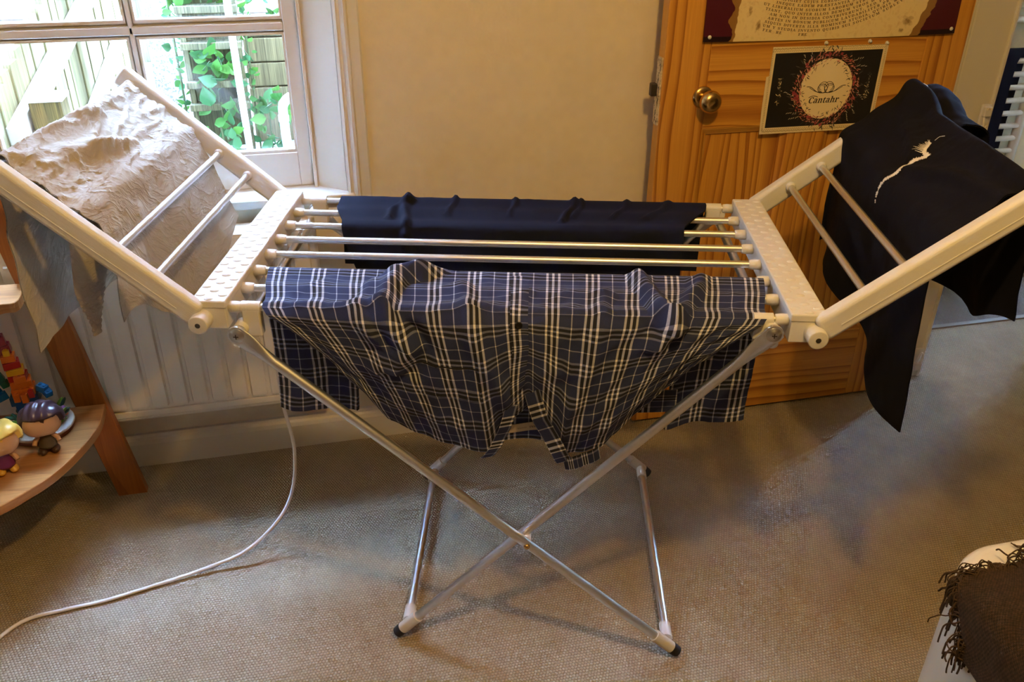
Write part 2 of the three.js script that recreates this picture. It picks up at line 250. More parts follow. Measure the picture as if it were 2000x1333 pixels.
// doorway architrave (white) and lining
{
  const t = struct('trim_1', 'white painted doorway architrave beside the pine door', 'door frame');
  part('architrave', merge([box(1.288, 1.415, 0, 2.08, 0.0, 0.056, 0.004), box(1.276, 1.30, 0, 2.08, 0.0, 0.05, 0.008), box(1.40, 1.412, 0, 2.08, 0.05, 0.062, 0.004)]), M.paint, t);
  part('jamb_lining', box(1.405, 1.43, 0, 2.0, -0.2, 0.02, 0.002), M.paint, t); part('jamb_lining', box(2.185, 2.21, 0, 2.0, -0.2, 0.02, 0.002), M.paint, t);
  part('head_architrave', box(1.276, 2.35, 1.99, 2.09, 0, 0.05, 0.004), M.paint, t); part('architrave', box(2.2, 2.33, 0, 1.99, 0.0, 0.05, 0.004), M.paint, t);
  struct('trim_2', 'dark threshold strip between beige and grey carpet', 'threshold', box(1.43, 2.185, -0.004, 0.006, -0.215, -0.195, 0.002), mat(lin(0.22, 0.2, 0.16), 0.5));
}
// hall beyond the doorway
struct('floor_hall', 'grey brown hall carpet beyond the doorway', 'carpet', box(1.2, 3.4, -0.06, 0.001, -2.2, -0.2), M.hallCarpet);
struct('wall_hall', 'hall wall behind the towel radiator', 'wall', box(1.1, 3.5, -0.06, RH, -2.3, -2.2), M.wall);
struct('wall_hall_left', 'hall side wall nearest the garden', 'wall', box(1.1, 1.2, -0.06, RH, -2.2, -0.2), M.wall);
struct('wall_hall_right', 'unseen hall end wall with an opening placed to light the hall carpet', 'wall', merge([box(3.4, 3.5, -0.06, 1.2, -2.2, 0), box(3.4, 3.5, 1.95, RH, -2.2, 0), box(3.4, 3.5, 1.2, 1.95, -2.2, -1.2), box(3.4, 3.5, 1.2, 1.95, -0.9, 0), box(2.5, 3.4, -0.06, RH, -0.2, 0)]), M.wall);  // opening out of view, sized to bring daylight onto the hall carpet
struct('ceiling_hall', 'pale ceiling of the hall', 'ceiling', box(1.1, 3.5, RH, RH + 0.1, -2.3, -0.2), M.ceiling);

// ---------------------------------------------------------------- the clothes airer (own axes: x along the bars, z towards the room)
const RK = { at: [0, 0, 0.5356], turn: -0.2634 }, BY = 0.756, BARZ = i => -0.25 + i * 0.5 / 7, TH = 41 * Math.PI / 180, THR = 39.2 * Math.PI / 180;
const wingPt = (s, d, off = 0, a = s > 0 ? THR : TH) => [s * (0.5 + d * Math.cos(a) - off * Math.sin(a)), 0.745 + d * Math.sin(a) + off * Math.cos(a)];
const WB = i => 0.098 + i * 0.0715;
{
  const a = thing('clothes_airer', 'white and silver winged clothes airer standing open on the carpet', 'clothes airer', RK.at, RK.turn);
  // end plates with pressed dimples
  const dim = new THREE.SphereGeometry(1, 12, 6, 0, Math.PI * 2, 0, Math.PI / 2);
  for (const s of [-1, 1]) {
    const x0 = s < 0 ? -0.518 : 0.459, x1 = s < 0 ? -0.459 : 0.518;
    const plate = part('end_plate', merge([box(x0, x1, 0.762, 0.776, -0.256, 0.271, 0.003), box(x0 + 0.002, x0 + 0.008, 0.724, 0.766, -0.254, 0.269, 0.002), box(x1 - 0.008, x1 - 0.002, 0.724, 0.766, -0.254, 0.269, 0.002), box(x0 + 0.002, x1 - 0.002, 0.724, 0.766, 0.263, 0.2695, 0.002), box(x0 + 0.002, x1 - 0.002, 0.724, 0.766, -0.2545, -0.248, 0.002)]), M.plastic, a, 'dimpled white plastic end plate');
    for (let r = 0; r < 17; r++) for (let c = 0; c < 3; c++) { const m = part('dimple', dim, M.plastic, plate); m.scale.set(0.0082, 0.0032, 0.0056); m.position.set((x0 + x1) / 2 + (c - 1) * 0.0185, 0.7756, -0.236 + r * 0.0305 + (c === 1 ? 0.015 : 0) - 0.004); }
  }
  for (let i = 0; i < 8; i++) {
    const z = BARZ(i), b = part('drying_bar', rod([-0.452, BY, z], [0.452, BY, z], 0.0066, 20), M.alu, a);
    for (const s of [-1, 1]) { const g = lathe([[0.0001, 0], [0.0098, 0], [0.0098, 0.012], [0.0088, 0.0205], [0.0068, 0.022]], 18); g.rotateZ(s * Math.PI / 2); g.translate(s * 0.461, BY, z); part('bar_socket', g, M.plastic, b); }
  }
  // wings
  for (const s of [-1, 1]) {
    for (const z of [0.266, -0.258]) {
      const L = 0.405, g = new RoundedBoxGeometry(L, 0.044, 0.026, 4, 0.009); g.translate(L / 2 - 0.012, 0, 0);
      const ridge = box(0.02, L - 0.05, -0.006, -0.0045, z > 0 ? 0.0125 : -0.0138, z > 0 ? 0.0138 : -0.0125);
      const m = part('wing_rail', merge([g, ridge]), M.plastic, a); const [px, py] = wingPt(s, 0.022, 0); m.position.set(px, py, z + (z > 0 ? 0.006 : -0.006)); m.rotation.z = s > 0 ? THR : Math.PI - TH; if (s < 0) { m.rotation.set(0, Math.PI, 0); m.rotation.order = 'YXZ'; m.rotation.z = TH; const gg = m.geometry; gg.scale(1, 1, -1); const ix = gg.index; if (!ix) { const p = gg.attributes; for (const k of Object.keys(p)) { const w = p[k].itemSize, ar = p[k].array; for (let t = 0; t < ar.length; t += 3 * w) for (let c = 0; c < w; c++) { const q = ar[t + w + c]; ar[t + w + c] = ar[t + 2 * w + c]; ar[t + 2 * w + c] = q; } } } }
      const hub = part('hinge_knob', (() => { const h = lathe([[0.0001, 0.036], [0.0145, 0.036], [0.0165, 0.034], [0.0165, 0.016], [0.0158, 0.0155], [0.0165, 0.015], [0.0165, 0.0], [0.0001, 0]], 30); h.rotateX(z > 0 ? Math.PI / 2 : -Math.PI / 2); return h; })(), M.plastic, a);
      hub.position.set(s * 0.5, 0.744, z > 0 ? 0.262 : -0.252);
      const sc = lathe([[0.0001, 0.0008], [0.004, 0.0008], [0.0045, 0]], 14); sc.rotateX(z > 0 ? Math.PI / 2 : -Math.PI / 2); part('screw', sc, M.darkSteel, hub).position.set(0, 0, z > 0 ? 0.036 : -0.036);
    }
    for (let i = 0; i < 5; i++) {
      const [x, y] = wingPt(s, WB(i)), b = part('wing_bar', rod([x, y, -0.256], [x, y, 0.262], 0.0066, 18), M.alu, a);
      for (const z of [-1, 1]) { const g = lathe([[0.0068, 0.009], [0.0098, 0.008], [0.0104, 0]], 18); g.rotateX(z > 0 ? -Math.PI / 2 : Math.PI / 2); part('collar', g, M.plastic, b).position.set(x, y, z > 0 ? 0.2585 : -0.2505); }
    }
  }
  // legs: frame A (left pivots, right feet), frame B (right pivots, left feet)
  const legs = [
    { p: [-0.442, 0.722, 0.286], f: [0.345, 0.016, 0.288] }, { p: [0.434, 0.742, 0.276], f: [-0.217, 0.016, 0.262] },
    { p: [-0.442, 0.722, -0.276], f: [0.343, 0.016, -0.287] }, { p: [0.434, 0.742, -0.266], f: [-0.22, 0.016, -0.252] }];
  for (const [k, { p, f }] of legs.entries()) {
    const dir = V(...f).sub(V(...p)).normalize(), at = t => V(...p).addScaledVector(dir, t).toArray(), L = V(...f).distanceTo(V(...p));
    const leg = part('leg', rod(at(0.07), at(L - 0.045), 0.0092, 22), M.alu, a);
    // flattened upper end
    const flat = new THREE.CylinderGeometry(0.0092, 0.0092, 0.085, 22, 8), q = flat.attributes.position;
    for (let i = 0; i < q.count; i++) { const t = clamp((q.getY(i) + 0.0425) / 0.085), e = smooth(0, 0.75, t); q.setX(i, q.getX(i) * lerp(1, 1.75, e)); q.setZ(i, q.getZ(i) * lerp(1, 0.3, e)); }
    flat.computeVertexNormals();
    const mm = new THREE.Matrix4(), up = dir.clone().negate(), zz = V(0, 0, 1).addScaledVector(up, -up.z).normalize(), xx = up.clone().cross(zz); mm.makeBasis(xx, up, zz); flat.applyMatrix4(mm); flat.translate(...at(0.034));
    part('leg_tab', flat, M.alu, leg);
    const eye = new THREE.CylinderGeometry(0.0161, 0.0161, 0.0055, 26); eye.rotateX(Math.PI / 2); eye.translate(...p); part('leg_eye', eye, M.alu, leg);
    const zs = p[2] > 0 ? 1 : -1, head = lathe([[0.0001, 0.004], [0.004, 0.0038], [0.0085, 0.003], [0.0088, 0.0008], [0.0125, 0.0006], [0.0125, -0.001]], 24); head.rotateX(zs * Math.PI / 2); head.translate(p[0], p[1], p[2] + zs * 0.003); const hd = part('pivot_screw', head, M.steel, leg);
    part('screw_slot', merge([box(-0.0042, 0.0042, -0.0008, 0.0008, -0.0006, 0.0006), box(-0.0008, 0.0008, -0.0042, 0.0042, -0.0006, 0.0006)]), M.darkSteel, hd).position.set(p[0], p[1], p[2] + zs * 0.007);
    // foot
    part('foot_sleeve', rod(at(L - 0.06), at(L - 0.008), 0.0122, 22), M.plastic, a);
    part('rubber_foot', merge([rod(at(L - 0.012), at(L + 0.006), 0.0126, 22, 0.0115)]), M.rubber, a);
  }
  // cross tubes between the front and rear leg of each frame
  const cross = (A, B, r = 0.009) => part('floor_bar', rod(A, B, r, 22), M.alu, a);
  cross([0.328, 0.034, 0.262], [0.326, 0.034, -0.262]); cross([-0.199, 0.034, 0.236], [-0.202, 0.034, -0.228]);
  for (const [x, z] of [[0.328, 0.275], [0.326, -0.275], [-0.199, 0.25], [-0.202, -0.24]]) part('corner_sleeve', rod([x, 0.034, z], [x, 0.034, z - Math.sign(z) * 0.036], 0.0118, 20), M.plastic, a);
  part('top_tube', rod([-0.446, 0.71, -0.27], [-0.446, 0.71, 0.268], 0.0088, 20), M.alu, a); part('top_tube', rod([0.44, 0.716, -0.262], [0.44, 0.716, 0.262], 0.0088, 20), M.alu, a);
  // hanging brackets clipped over the outer bars
  for (const s of [-1, 1]) for (const z of [-0.25, 0.25]) {
    const x = s < 0 ? -0.424 : 0.420, zz = z > 0 ? 1 : -1, br = part('pivot_bracket', merge([rod([x - 0.016, BY, z], [x + 0.016, BY, z], 0.0105, 20), box(x - 0.015, x + 0.015, s < 0 ? 0.705 : 0.722, BY, z - 0.0105, z + 0.0105, 0.003)]), M.plastic, a);
    const py = s < 0 ? 0.722 : 0.742, px = s < 0 ? -0.442 : 0.434; part('bracket_boss', rod([px, py, z - zz * 0.004], [px, py, z + zz * 0.024], 0.0125, 20), M.plastic, br);
  }
  { const g = lathe([[0.0001, 0.005], [0.004, 0.0042], [0.006, 0.001], [0.006, -0.002]], 16); g.rotateX(Math.PI / 2); part('centre_rivet', g, M.brass, a).position.set(0.042, 0.288, 0.296); part('centre_spacer', rod([0.042, 0.292, 0.262], [0.042, 0.292, 0.282], 0.008, 14), M.plastic, a); }
}
// power cord of the airer, in room axes, kept as a part of the airer
{
  const air = scene.getObjectByName('clothes_airer'); air.updateMatrixWorld();
  const w = [[-0.455, 0.60, 0.40], [-0.466, 0.5, 0.398], [-0.469, 0.36, 0.362], [-0.459, 0.24, 0.367], [-0.476, 0.14, 0.385], [-0.511, 0.085, 0.408], [-0.591, 0.033, 0.441], [-0.682, 0.012, 0.456], [-0.789, 0.0065, 0.480], [-0.891, 0.006, 0.503], [-0.966, 0.006, 0.511], [-1.039, 0.006, 0.524], [-1.079, 0.006, 0.561], [-1.13, 0.006, 0.64], [-1.2, 0.006, 0.8]].map(p => air.worldToLocal(V(...p)).toArray());
  w.unshift([-0.462, 0.73, 0.05], [-0.452, 0.69, 0.06]);
  part('power_cord', tube(w, 0.0040, 260, 12), M.cord, air, 'white mains cord trailing across the carpet');
}

// ---------------------------------------------------------------- laundry
const TEE = {};
function garment(name, label, category) { return thing(name, label, category, RK.at, RK.turn); }
const ridge = (u, v, pts, w) => { let d = 1e9; for (let i = 0; i + 1 < pts.length; i++) { const [ax, ay] = pts[i], [bx, by] = pts[i + 1], dx = bx - ax, dy = by - ay, t = clamp(((u - ax) * dx + (v - ay) * dy) / (dx * dx + dy * dy)); d = Math.min(d, Math.hypot(u - ax - dx * t, v - ay - dy * t)); } return Math.exp(-((d / w) ** 2)); };

// tartan shirt over the three front bars
{
  const t = garment('shirt', 'navy and white checked shirt hanging upside down over the front bars', 'shirt');
  const top = BY + 0.0085;
  // back flap + top (v<0.4), then a Coons patch hanging in front
  const leftC = path2([[-0.404, top - 0.004], [-0.385, 0.745], [-0.362, 0.728], [-0.325, 0.695], [-0.30, 0.672], [-0.272, 0.632]]), rightC = path2([[0.425, top - 0.004], [0.40, 0.742], [0.375, 0.722], [0.348, 0.70], [0.318, 0.668]]);
  const bottomPts = [[-0.272, 0.632], [-0.252, 0.602], [-0.203, 0.545], [-0.15, 0.515], [-0.097, 0.497], [-0.05, 0.488], [-0.028, 0.486], [-0.004, 0.525], [0.02, 0.562], [0.04, 0.585], [0.06, 0.56], [0.082, 0.52], [0.098, 0.486], [0.13, 0.488], [0.165, 0.505], [0.19, 0.528], [0.24, 0.586], [0.279, 0.632], [0.318, 0.668]], bottomY = x => { for (let i = 0; i + 1 < bottomPts.length; i++) { const [a, b] = [bottomPts[i], bottomPts[i + 1]]; if (x <= b[0] || i === bottomPts.length - 2) { const q = clamp((x - a[0]) / (b[0] - a[0])); return lerp(a[1], b[1], q * q * (3 - 2 * q) * 0.5 + q * 0.5); } } };
  const foldsL = [[0.36, 0.0], [0.27, 0.12], [0.235, 0.34], [0.27, 0.5], [0.22, 0.62]], foldsR = [[0.74, 0.0], [0.765, 0.18], [0.80, 0.36], [0.83, 0.42]], foldsR2 = [[0.88, 0.0], [0.86, 0.2], [0.80, 0.5]];
  const disp = (u, s) => { // u across, s distance below the top of bar 6 in metres / 0.45
    let d = 0.011 * fbm(u * 7, s * 4, 1.3) + 0.006 * nz(u * 22 + s * 8, s * 7, 4.2);
    d += 0.028 * ridge(u, s, foldsL, 0.024) - 0.014 * ridge(u, s, foldsL.map(([a, b]) => [a + 0.045, b + 0.02]), 0.022) + 0.014 * ridge(u, s, foldsL.map(([a, b]) => [a - 0.05, b + 0.03]), 0.02);
    d += 0.023 * ridge(u, s, foldsR, 0.021) - 0.012 * ridge(u, s, foldsR.map(([a, b]) => [a - 0.04, b]), 0.02) + 0.016 * ridge(u, s, foldsR2, 0.02) - 0.01 * ridge(u, s, foldsR2.map(([a, b]) => [a + 0.04, b]), 0.018);
    d += 0.010 * ridge(u, s, [[0.40, 0.15], [0.42, 0.5], [0.5, 0.95]], 0.02) + 0.010 * ridge(u, s, [[0.68, 0.2], [0.67, 0.55], [0.6, 0.95]], 0.02);
    return d * smooth(0, 0.05, u) * (1 - smooth(0.96, 1, u));
  };
  const vt = 0.34; // share of v on top of the bars
  const body = cloth(230, 190, (u, v) => {
    if (v < vt) { const k = v / vt, xl = lerp(-0.432, -0.404, smooth(0.3, 1, k)), xr = lerp(0.449, 0.425, smooth(0.3, 1, k)); let z, y;
      if (k < 0.28) { const q = k / 0.28; z = 0.0985 + 0.004 * q; y = lerp(0.66, top - 0.004, q); } else { const q = (k - 0.28) / 0.72; z = lerp(0.104, 0.2585, q); const sag = 0.006 * Math.sin(q * Math.PI * 2) ** 2; y = top - sag + 0.0005 - (q < 0.06 ? 0.004 * (1 - q / 0.06) : 0) - 0.006 * smooth(0.93, 1, q); }
      const s = Math.max(0, k - 0.28) / 0.72 * 0.36, dd = disp(u, s); const lift = smooth(0.28, 0.4, k); return [lerp(xl, xr, u), y + Math.max(0, dd) * lift, z]; }
    const w = (v - vt) / (1 - vt), T = [lerp(-0.404, 0.425, u), top - 0.004], B = [lerp(-0.272, 0.318, u), bottomY(lerp(-0.272, 0.318, u))], L = leftC.at(w).p, Rr = rightC.at(w).p, c00 = [-0.404, top - 0.004], c10 = [0.425, top - 0.004], c01 = [-0.272, 0.632], c11 = [0.318, 0.668];
    const P = [0, 1].map(i => (1 - w) * T[i] + w * B[i] + (1 - u) * L[i] + u * Rr[i] - ((1 - u) * (1 - w) * c00[i] + u * (1 - w) * c10[i] + (1 - u) * w * c01[i] + u * w * c11[i]));
    const belly = 0.022 * Math.sin(Math.PI * Math.min(1, w * 0.8)) * Math.sin(Math.PI * u), dd = disp(u, 0.36 + w * 0.64);
    return [P[0] + dd * 0.15, P[1] + Math.max(0, dd) * (1 - smooth(0, 0.15, w)), 0.259 + 0.010 * smooth(0, 0.08, w) + belly + dd * smooth(0, 0.12, w) - 0.012 * smooth(0.75, 1, w)];
  }, (u, v) => [u * 0.86 + 0.012, v < vt ? v / vt * 0.24 : 0.24 + (v - vt) / (1 - vt) * 0.27], 0.0014);
  const bm = part('body', body, M.plaid, t);
  // surface finder for the small fittings
  const pos = body.attributes.position, W = 231, surf = (u, v, lift = 0.003) => { const i = Math.round(u * 230), j = Math.round(v * 190), k = j * W + i; return [pos.getX(k), pos.getY(k), pos.getZ(k) + lift]; };
  // button placket: a raised band down the middle with its button
  const u0 = 0.513, plk = cloth(10, 90, (a, b) => { const v = lerp(0.13, 0.80, b), u = u0 + (a - 0.5) * 0.036 - 0.012 * smooth(0.55, 1, b), i = clamp(u) * 230, j = clamp(v) * 190, i0 = Math.floor(i), j0 = Math.floor(j), fi = i - i0, fj = j - j0, k = j0 * W + i0, q = [0, 1, 2].map(c => { const g = n => pos.array[n * 3 + c]; return lerp(lerp(g(k), g(k + 1), fi), lerp(g(k + W), g(k + W + 1), fi), fj); }); return [q[0], q[1] + (v < vt ? 0.0022 : 0.0004), q[2] + (v < vt ? 0 : 0.0026)]; }, (a, b) => [0.012 + 0.016 + a * 0.031, b * 0.4 + 0.03], 0.0016);
  part('placket', plk, M.plaid, t);
  { const [bx, by, bz] = surf(u0 + 0.002, 0.39, 0.0048), g = lathe([[0.0001, 0.001], [0.0035, 0.001], [0.0045, 0.0022], [0.0058, 0.002], [0.006, 0.0], [0.0001, 0]], 22); g.rotateX(Math.PI / 2); const b = part('button', g, mat(lin(0.008, 0.008, 0.011), 0.25), t, 'small dark button'); b.position.set(bx, by, bz); b.rotation.x = -0.15; }
  // chest pocket: stitched patch with a dark welt
  const patch = (ua, ub, va, vb, lift) => cloth(24, 24, (a, b) => { const [x, y, z] = surf(lerp(ua, ub, a), lerp(va, vb, b), lift); return [x, y, z]; }, (a, b) => [lerp(ua, ub, a) * 0.86 + 0.012, 0.24 + (lerp(va, vb, b) - vt) / (1 - vt) * 0.27 + 0.003], 0.001);
  part('pocket', patch(0.27, 0.415, 0.57, 0.72, 0.0028), M.plaid, t);
  part('pocket_opening', patch(0.268, 0.417, 0.566, 0.574, 0.0036), mat(lin(0.008, 0.008, 0.012), 0.9), t);
  // collar leaves, inner neck band and maker's tag
  const band = (pts, wdt, tilt) => cloth(36, 8, (a, b) => { const n = pts.length - 1, f = a * n, i = Math.min(n - 1, Math.floor(f)), q = f - i, P = pts[i].map((c, k) => lerp(c, pts[i + 1][k], q)); return [P[0] + tilt[0] * wdt * (b - 0.5), P[1] + tilt[1] * wdt * (b - 0.5), P[2] + tilt[2] * wdt * (b - 0.5) + 0.003 * Math.sin(a * 9)]; }, (a, b) => [a * 0.16, b * wdt], 0.002);
  part('collar_leaf', band([[0.045, 0.63, 0.288], [0.062, 0.575, 0.297], [0.092, 0.515, 0.298], [0.105, 0.487, 0.292]], 0.03, [0.85, 0.4, 0.1]), M.plaid, t);
  part('collar_leaf', band([[0.105, 0.482, 0.292], [0.132, 0.488, 0.296], [0.165, 0.507, 0.289]], 0.026, [-0.2, 1, 0.05]), M.plaid, t);
  part('collar_leaf', band([[0.012, 0.60, 0.292], [0.0, 0.555, 0.296], [-0.015, 0.515, 0.294], [-0.032, 0.488, 0.287]], 0.024, [0.9, 0.3, 0.1]), M.plaid, t);
  part('neck_band', cloth(40, 20, (a, b) => [lerp(-0.03, 0.105, a), lerp(0.58, 0.492, b) + 0.006 * Math.sin(a * Math.PI) * b, 0.258 - 0.012 * Math.sin(a * Math.PI) - 0.004 * b], (a, b) => [a * 0.13, b * 0.09], 0.0014), M.plaid, t);
  { const cv = document.createElement('canvas'); cv.width = 256; cv.height = 64; const x = cv.getContext('2d'); x.fillStyle = '#b9aa90'; x.fillRect(0, 0, 256, 64); x.translate(128, 32); x.rotate(Math.PI); x.fillStyle = '#3a322a'; x.font = 'bold 22px serif'; x.textAlign = 'center'; x.fillText('M&S', -60, 4); x.font = '12px sans-serif'; x.fillText('COLLECTION', 20, 0); const tx = new THREE.CanvasTexture(cv); tx.colorSpace = THREE.SRGBColorSpace;
    part('woven_tag', cloth(20, 4, (a, b) => [lerp(0.004, 0.064, a), lerp(0.537, 0.52, b) - 0.004 * Math.cos(a * 3), 0.2600 - 0.010 * Math.sin(lerp(0.25, 0.7, a) * Math.PI)], (a, b) => [a, 1 - b], 0.0012), mat(0xffffff, 0.8, { map: tx }), t, 'pale woven neck tag'); }
  // sleeves falling behind the front layer
  const sleeve = (xa, xb, y1, ya, yb, z, ph) => cloth(60, 60, (u, v) => { const x = lerp(xa, xb, u) + 0.006 * Math.sin(v * 3 + ph) * v, yb2 = lerp(ya, yb, u) - 0.004 * Math.sin(u * Math.PI); return [x, lerp(y1, yb2, v), z + 0.010 * Math.sin(u * Math.PI * 2 + ph) * v + 0.007 * fbm(u * 4, v * 3, ph) ]; }, (u, v) => [u * 0.15 + 0.02 + ph * 0.01, v * 0.22 + 0.01], 0.006);
  part('sleeve', sleeve(-0.412, -0.27, 0.742, 0.530, 0.526, 0.205, 0.4), M.plaid, t); part('sleeve', sleeve(0.292, 0.43, 0.742, 0.505, 0.533, 0.205, 2.1), M.plaid, t);
  part('shirt_tail', cloth(60, 16, (u, v) => [lerp(-0.20, 0.30, u), lerp(0.60, 0.545 + 0.02 * Math.abs(u - 0.5), v), 0.225 + 0.006 * Math.sin(u * 9)], (u, v) => [u * 0.5, v * 0.08], 0.0014), M.plaid, t);
}
// navy garment over the three rear bars
{
  const t = garment('trousers', 'dark navy jersey garment draped over the rear bars', 'laundry');
  const top = BY + 0.0085, P = path2([[-0.268, 0.60], [-0.266, 0.70], [-0.260, top - 0.003], [-0.250, top], [-0.215, top - 0.003], [-0.179, top], [-0.143, top - 0.003], [-0.107, top], [-0.0975, top - 0.004], [-0.094, 0.72], [-0.093, 0.64], [-0.095, 0.56]]);
  const g = cloth(200, 120, (u, v) => {
    const { p } = P.at(v), c = smooth(0.36, 1, v);
    const xl = v < 0.4 ? -0.386 + 0.01 * smooth(0, 0.4, v) : lerp(-0.376, -0.345, smooth(0.4, 0.62, v)) + 0.05 * smooth(0.6, 1, v), xr = v < 0.33 ? 0.404 : lerp(0.404, 0.338, smooth(0.33, 0.62, v));
    let d = 0.004 * fbm(u * 9, v * 4, 2.2); d += 0.013 * ridge(u, v, [[0.185, 0.26], [0.19, 0.6], [0.17, 0.95]], 0.012) + 0.010 * ridge(u, v, [[0.20, 0.36], [0.155, 0.47], [0.14, 0.55]], 0.010) + 0.009 * ridge(u, v, [[0.32, 0.24], [0.31, 0.5]], 0.007) + 0.006 * ridge(u, v, [[0.48, 0.24], [0.485, 0.5]], 0.006) + 0.009 * ridge(u, v, [[0.645, 0.22], [0.64, 0.55]], 0.009) + 0.007 * ridge(u, v, [[0.66, 0.22], [0.665, 0.5]], 0.006) + 0.006 * ridge(u, v, [[0.79, 0.24], [0.775, 0.5]], 0.008) + 0.006 * ridge(u, v, [[0.91, 0.24], [0.87, 0.5]], 0.012);
    const onTop = smooth(0.24, 0.32, v) * (1 - smooth(0.60, 0.68, v)), dp = Math.max(0, d);
    return [lerp(xl, xr, u), p[1] + dp * onTop - (v > 0.95 ? 0.01 * Math.sin(u * 9) : 0), p[0] + dp * (v > 0.64 ? 1 : 0) - (v < 0.2 ? dp : 0)];
  }, (u, v) => [u * 0.8, v * 0.55], 0.003);
  part('fabric', g, M.navy, t);
}
// a garment draped over the outer bars of a wing
function wingDrape(s, o) {
  const lift = 0.009, w = (d, l = lift) => wingPt(s, d, l), tipX = wingPt(s, WB(4), 0), inX = wingPt(s, WB(2), 0);
  const P = path2([[tipX[0] + s * o.outX, o.outY], [tipX[0] + s * 0.012, tipX[1] - 0.05], [tipX[0] + s * 0.0095, tipX[1] - 0.004], w(WB(4), 0.0095), w(WB(3.5), 0.006), w(WB(3), 0.0092), w(WB(2.5), 0.006), w(WB(2) + 0.002, 0.0098), [inX[0] - s * 0.0096, inX[1] - 0.004], [inX[0] - s * 0.011 + o.inDx * 0.3, inX[1] - 0.06], [inX[0] + o.inDx, o.inY]], 400);
  return P;
}
{ // pale shirt on the left wing
  const t = garment('pale_shirt', 'creased pale beige cotton garment draped over the left wing', 'laundry');
  const P = wingDrape(-1, { outX: 0.02, outY: 0.64, inY: 0.64, inDx: 0.02 }), v1 = 0.345 / P.L, v2 = v1 + 0.165 / P.L;
  const f = (u, v) => {
    const { p, n } = P.at(v), onTop = smooth(v1 - 0.04, v1 + 0.02, v) * (1 - smooth(v2 - 0.02, v2 + 0.06, v)), outer = 1 - smooth(v1 - 0.05, v1, v), inner = smooth(v2, v2 + 0.06, v);
    let z = lerp(-0.236, 0.246, u); z -= 0.0 + 0.03 * inner * smooth(0.6, 1, u);
    const a = u * 0.49, b = v * P.L;
    const wa = a + 0.02 * nz(a * 9, b * 9, 1.7), wb = b + 0.02 * nz(a * 9, b * 9, 6.7), rg = (x, y, z) => Math.pow(1 - Math.min(1, Math.abs(2.6 * nz(x, y, z))), 3);
    let d = 0.004 * fbm(a * 14, b * 20, 5.5) + 0.005 * rg(wa * 9 + wb * 10, wb * 24 - wa * 8, 9.1) + 0.003 * rg(wa * 22 + wb * 12, wb * 48 - wa * 20, 3.4) + 0.0018 * rg(wa * 60, wb * 70 - wa * 30, 8.4);
    for (const [x0, y0, x1, y1, h, ww] of [[0.95, 0.52, 0.55, 0.60, 0.010, 0.012], [0.98, 0.46, 0.62, 0.50, 0.008, 0.011], [0.9, 0.56, 0.45, 0.62, 0.009, 0.012], [0.72, 0.44, 0.35, 0.53, 0.008, 0.010], [0.5, 0.42, 0.2, 0.5, 0.006, 0.010], [0.65, 0.58, 0.38, 0.63, 0.008, 0.010]]) d += h * ridge(u, v * 1.0, [[x0, y0 * 0.95], [x1, y1 * 0.95]], ww * 1.2);
    d = Math.max(-0.001, d) * (onTop * 1.0) + (outer + inner) * (0.016 * fbm(a * 7, b * 5, 3.3) + 0.006 * nz(a * 20, b * 14));
    let y = p[1] + Math.cos(TH) * Math.max(0, d) * onTop, x = p[0] + Math.sin(TH) * Math.max(0, d) * onTop - (outer + inner) * d;
    const oh = 0.055 * Math.sin(u * 5.2 + 0.6) - 0.02; if (outer > 0) y += outer * (1 - v / v1) * (-0.5 * oh * 0.6 + 0.02 * (1 - u)); if (inner > 0) { const tv = clamp((v - v2) / (1 - v2)); y += inner * tv * (0.05 * Math.sin(u * 6.5 + 1.9) + 0.02); z -= 0.04 * tv * smooth(0.45, 0, u); x += 0.045 * tv * smooth(0.7, 0.1, u); }
    return [x, y, z];
  };
  part('body', cloth(170, 230, f, (u, v) => [u * 0.5, v * P.L], 0.0018), M.linen, t);
  // gathered cuff hanging between the layers
  part('sleeve', cloth(60, 90, (u, v) => { const a = (u - 0.5) * Math.PI * 1.0, w = lerp(0.06, 0.010, smooth(0.5, 1, v)), pu = (0.0016 * Math.sin(v * 150 + u * 9) + 0.0012 * Math.sin(v * 95 - u * 14)) * smooth(0.55, 0.7, v); return [-0.715 - 0.02 * v + (0.016 + pu) * Math.cos(a) * (1 - 0.5 * v), lerp(0.90, 0.665, v), 0.16 + 0.03 * v + (w + pu) * Math.sin(a)]; }, (u, v) => [u * 0.12, v * 0.24], 0.0018), M.linen, t);
}
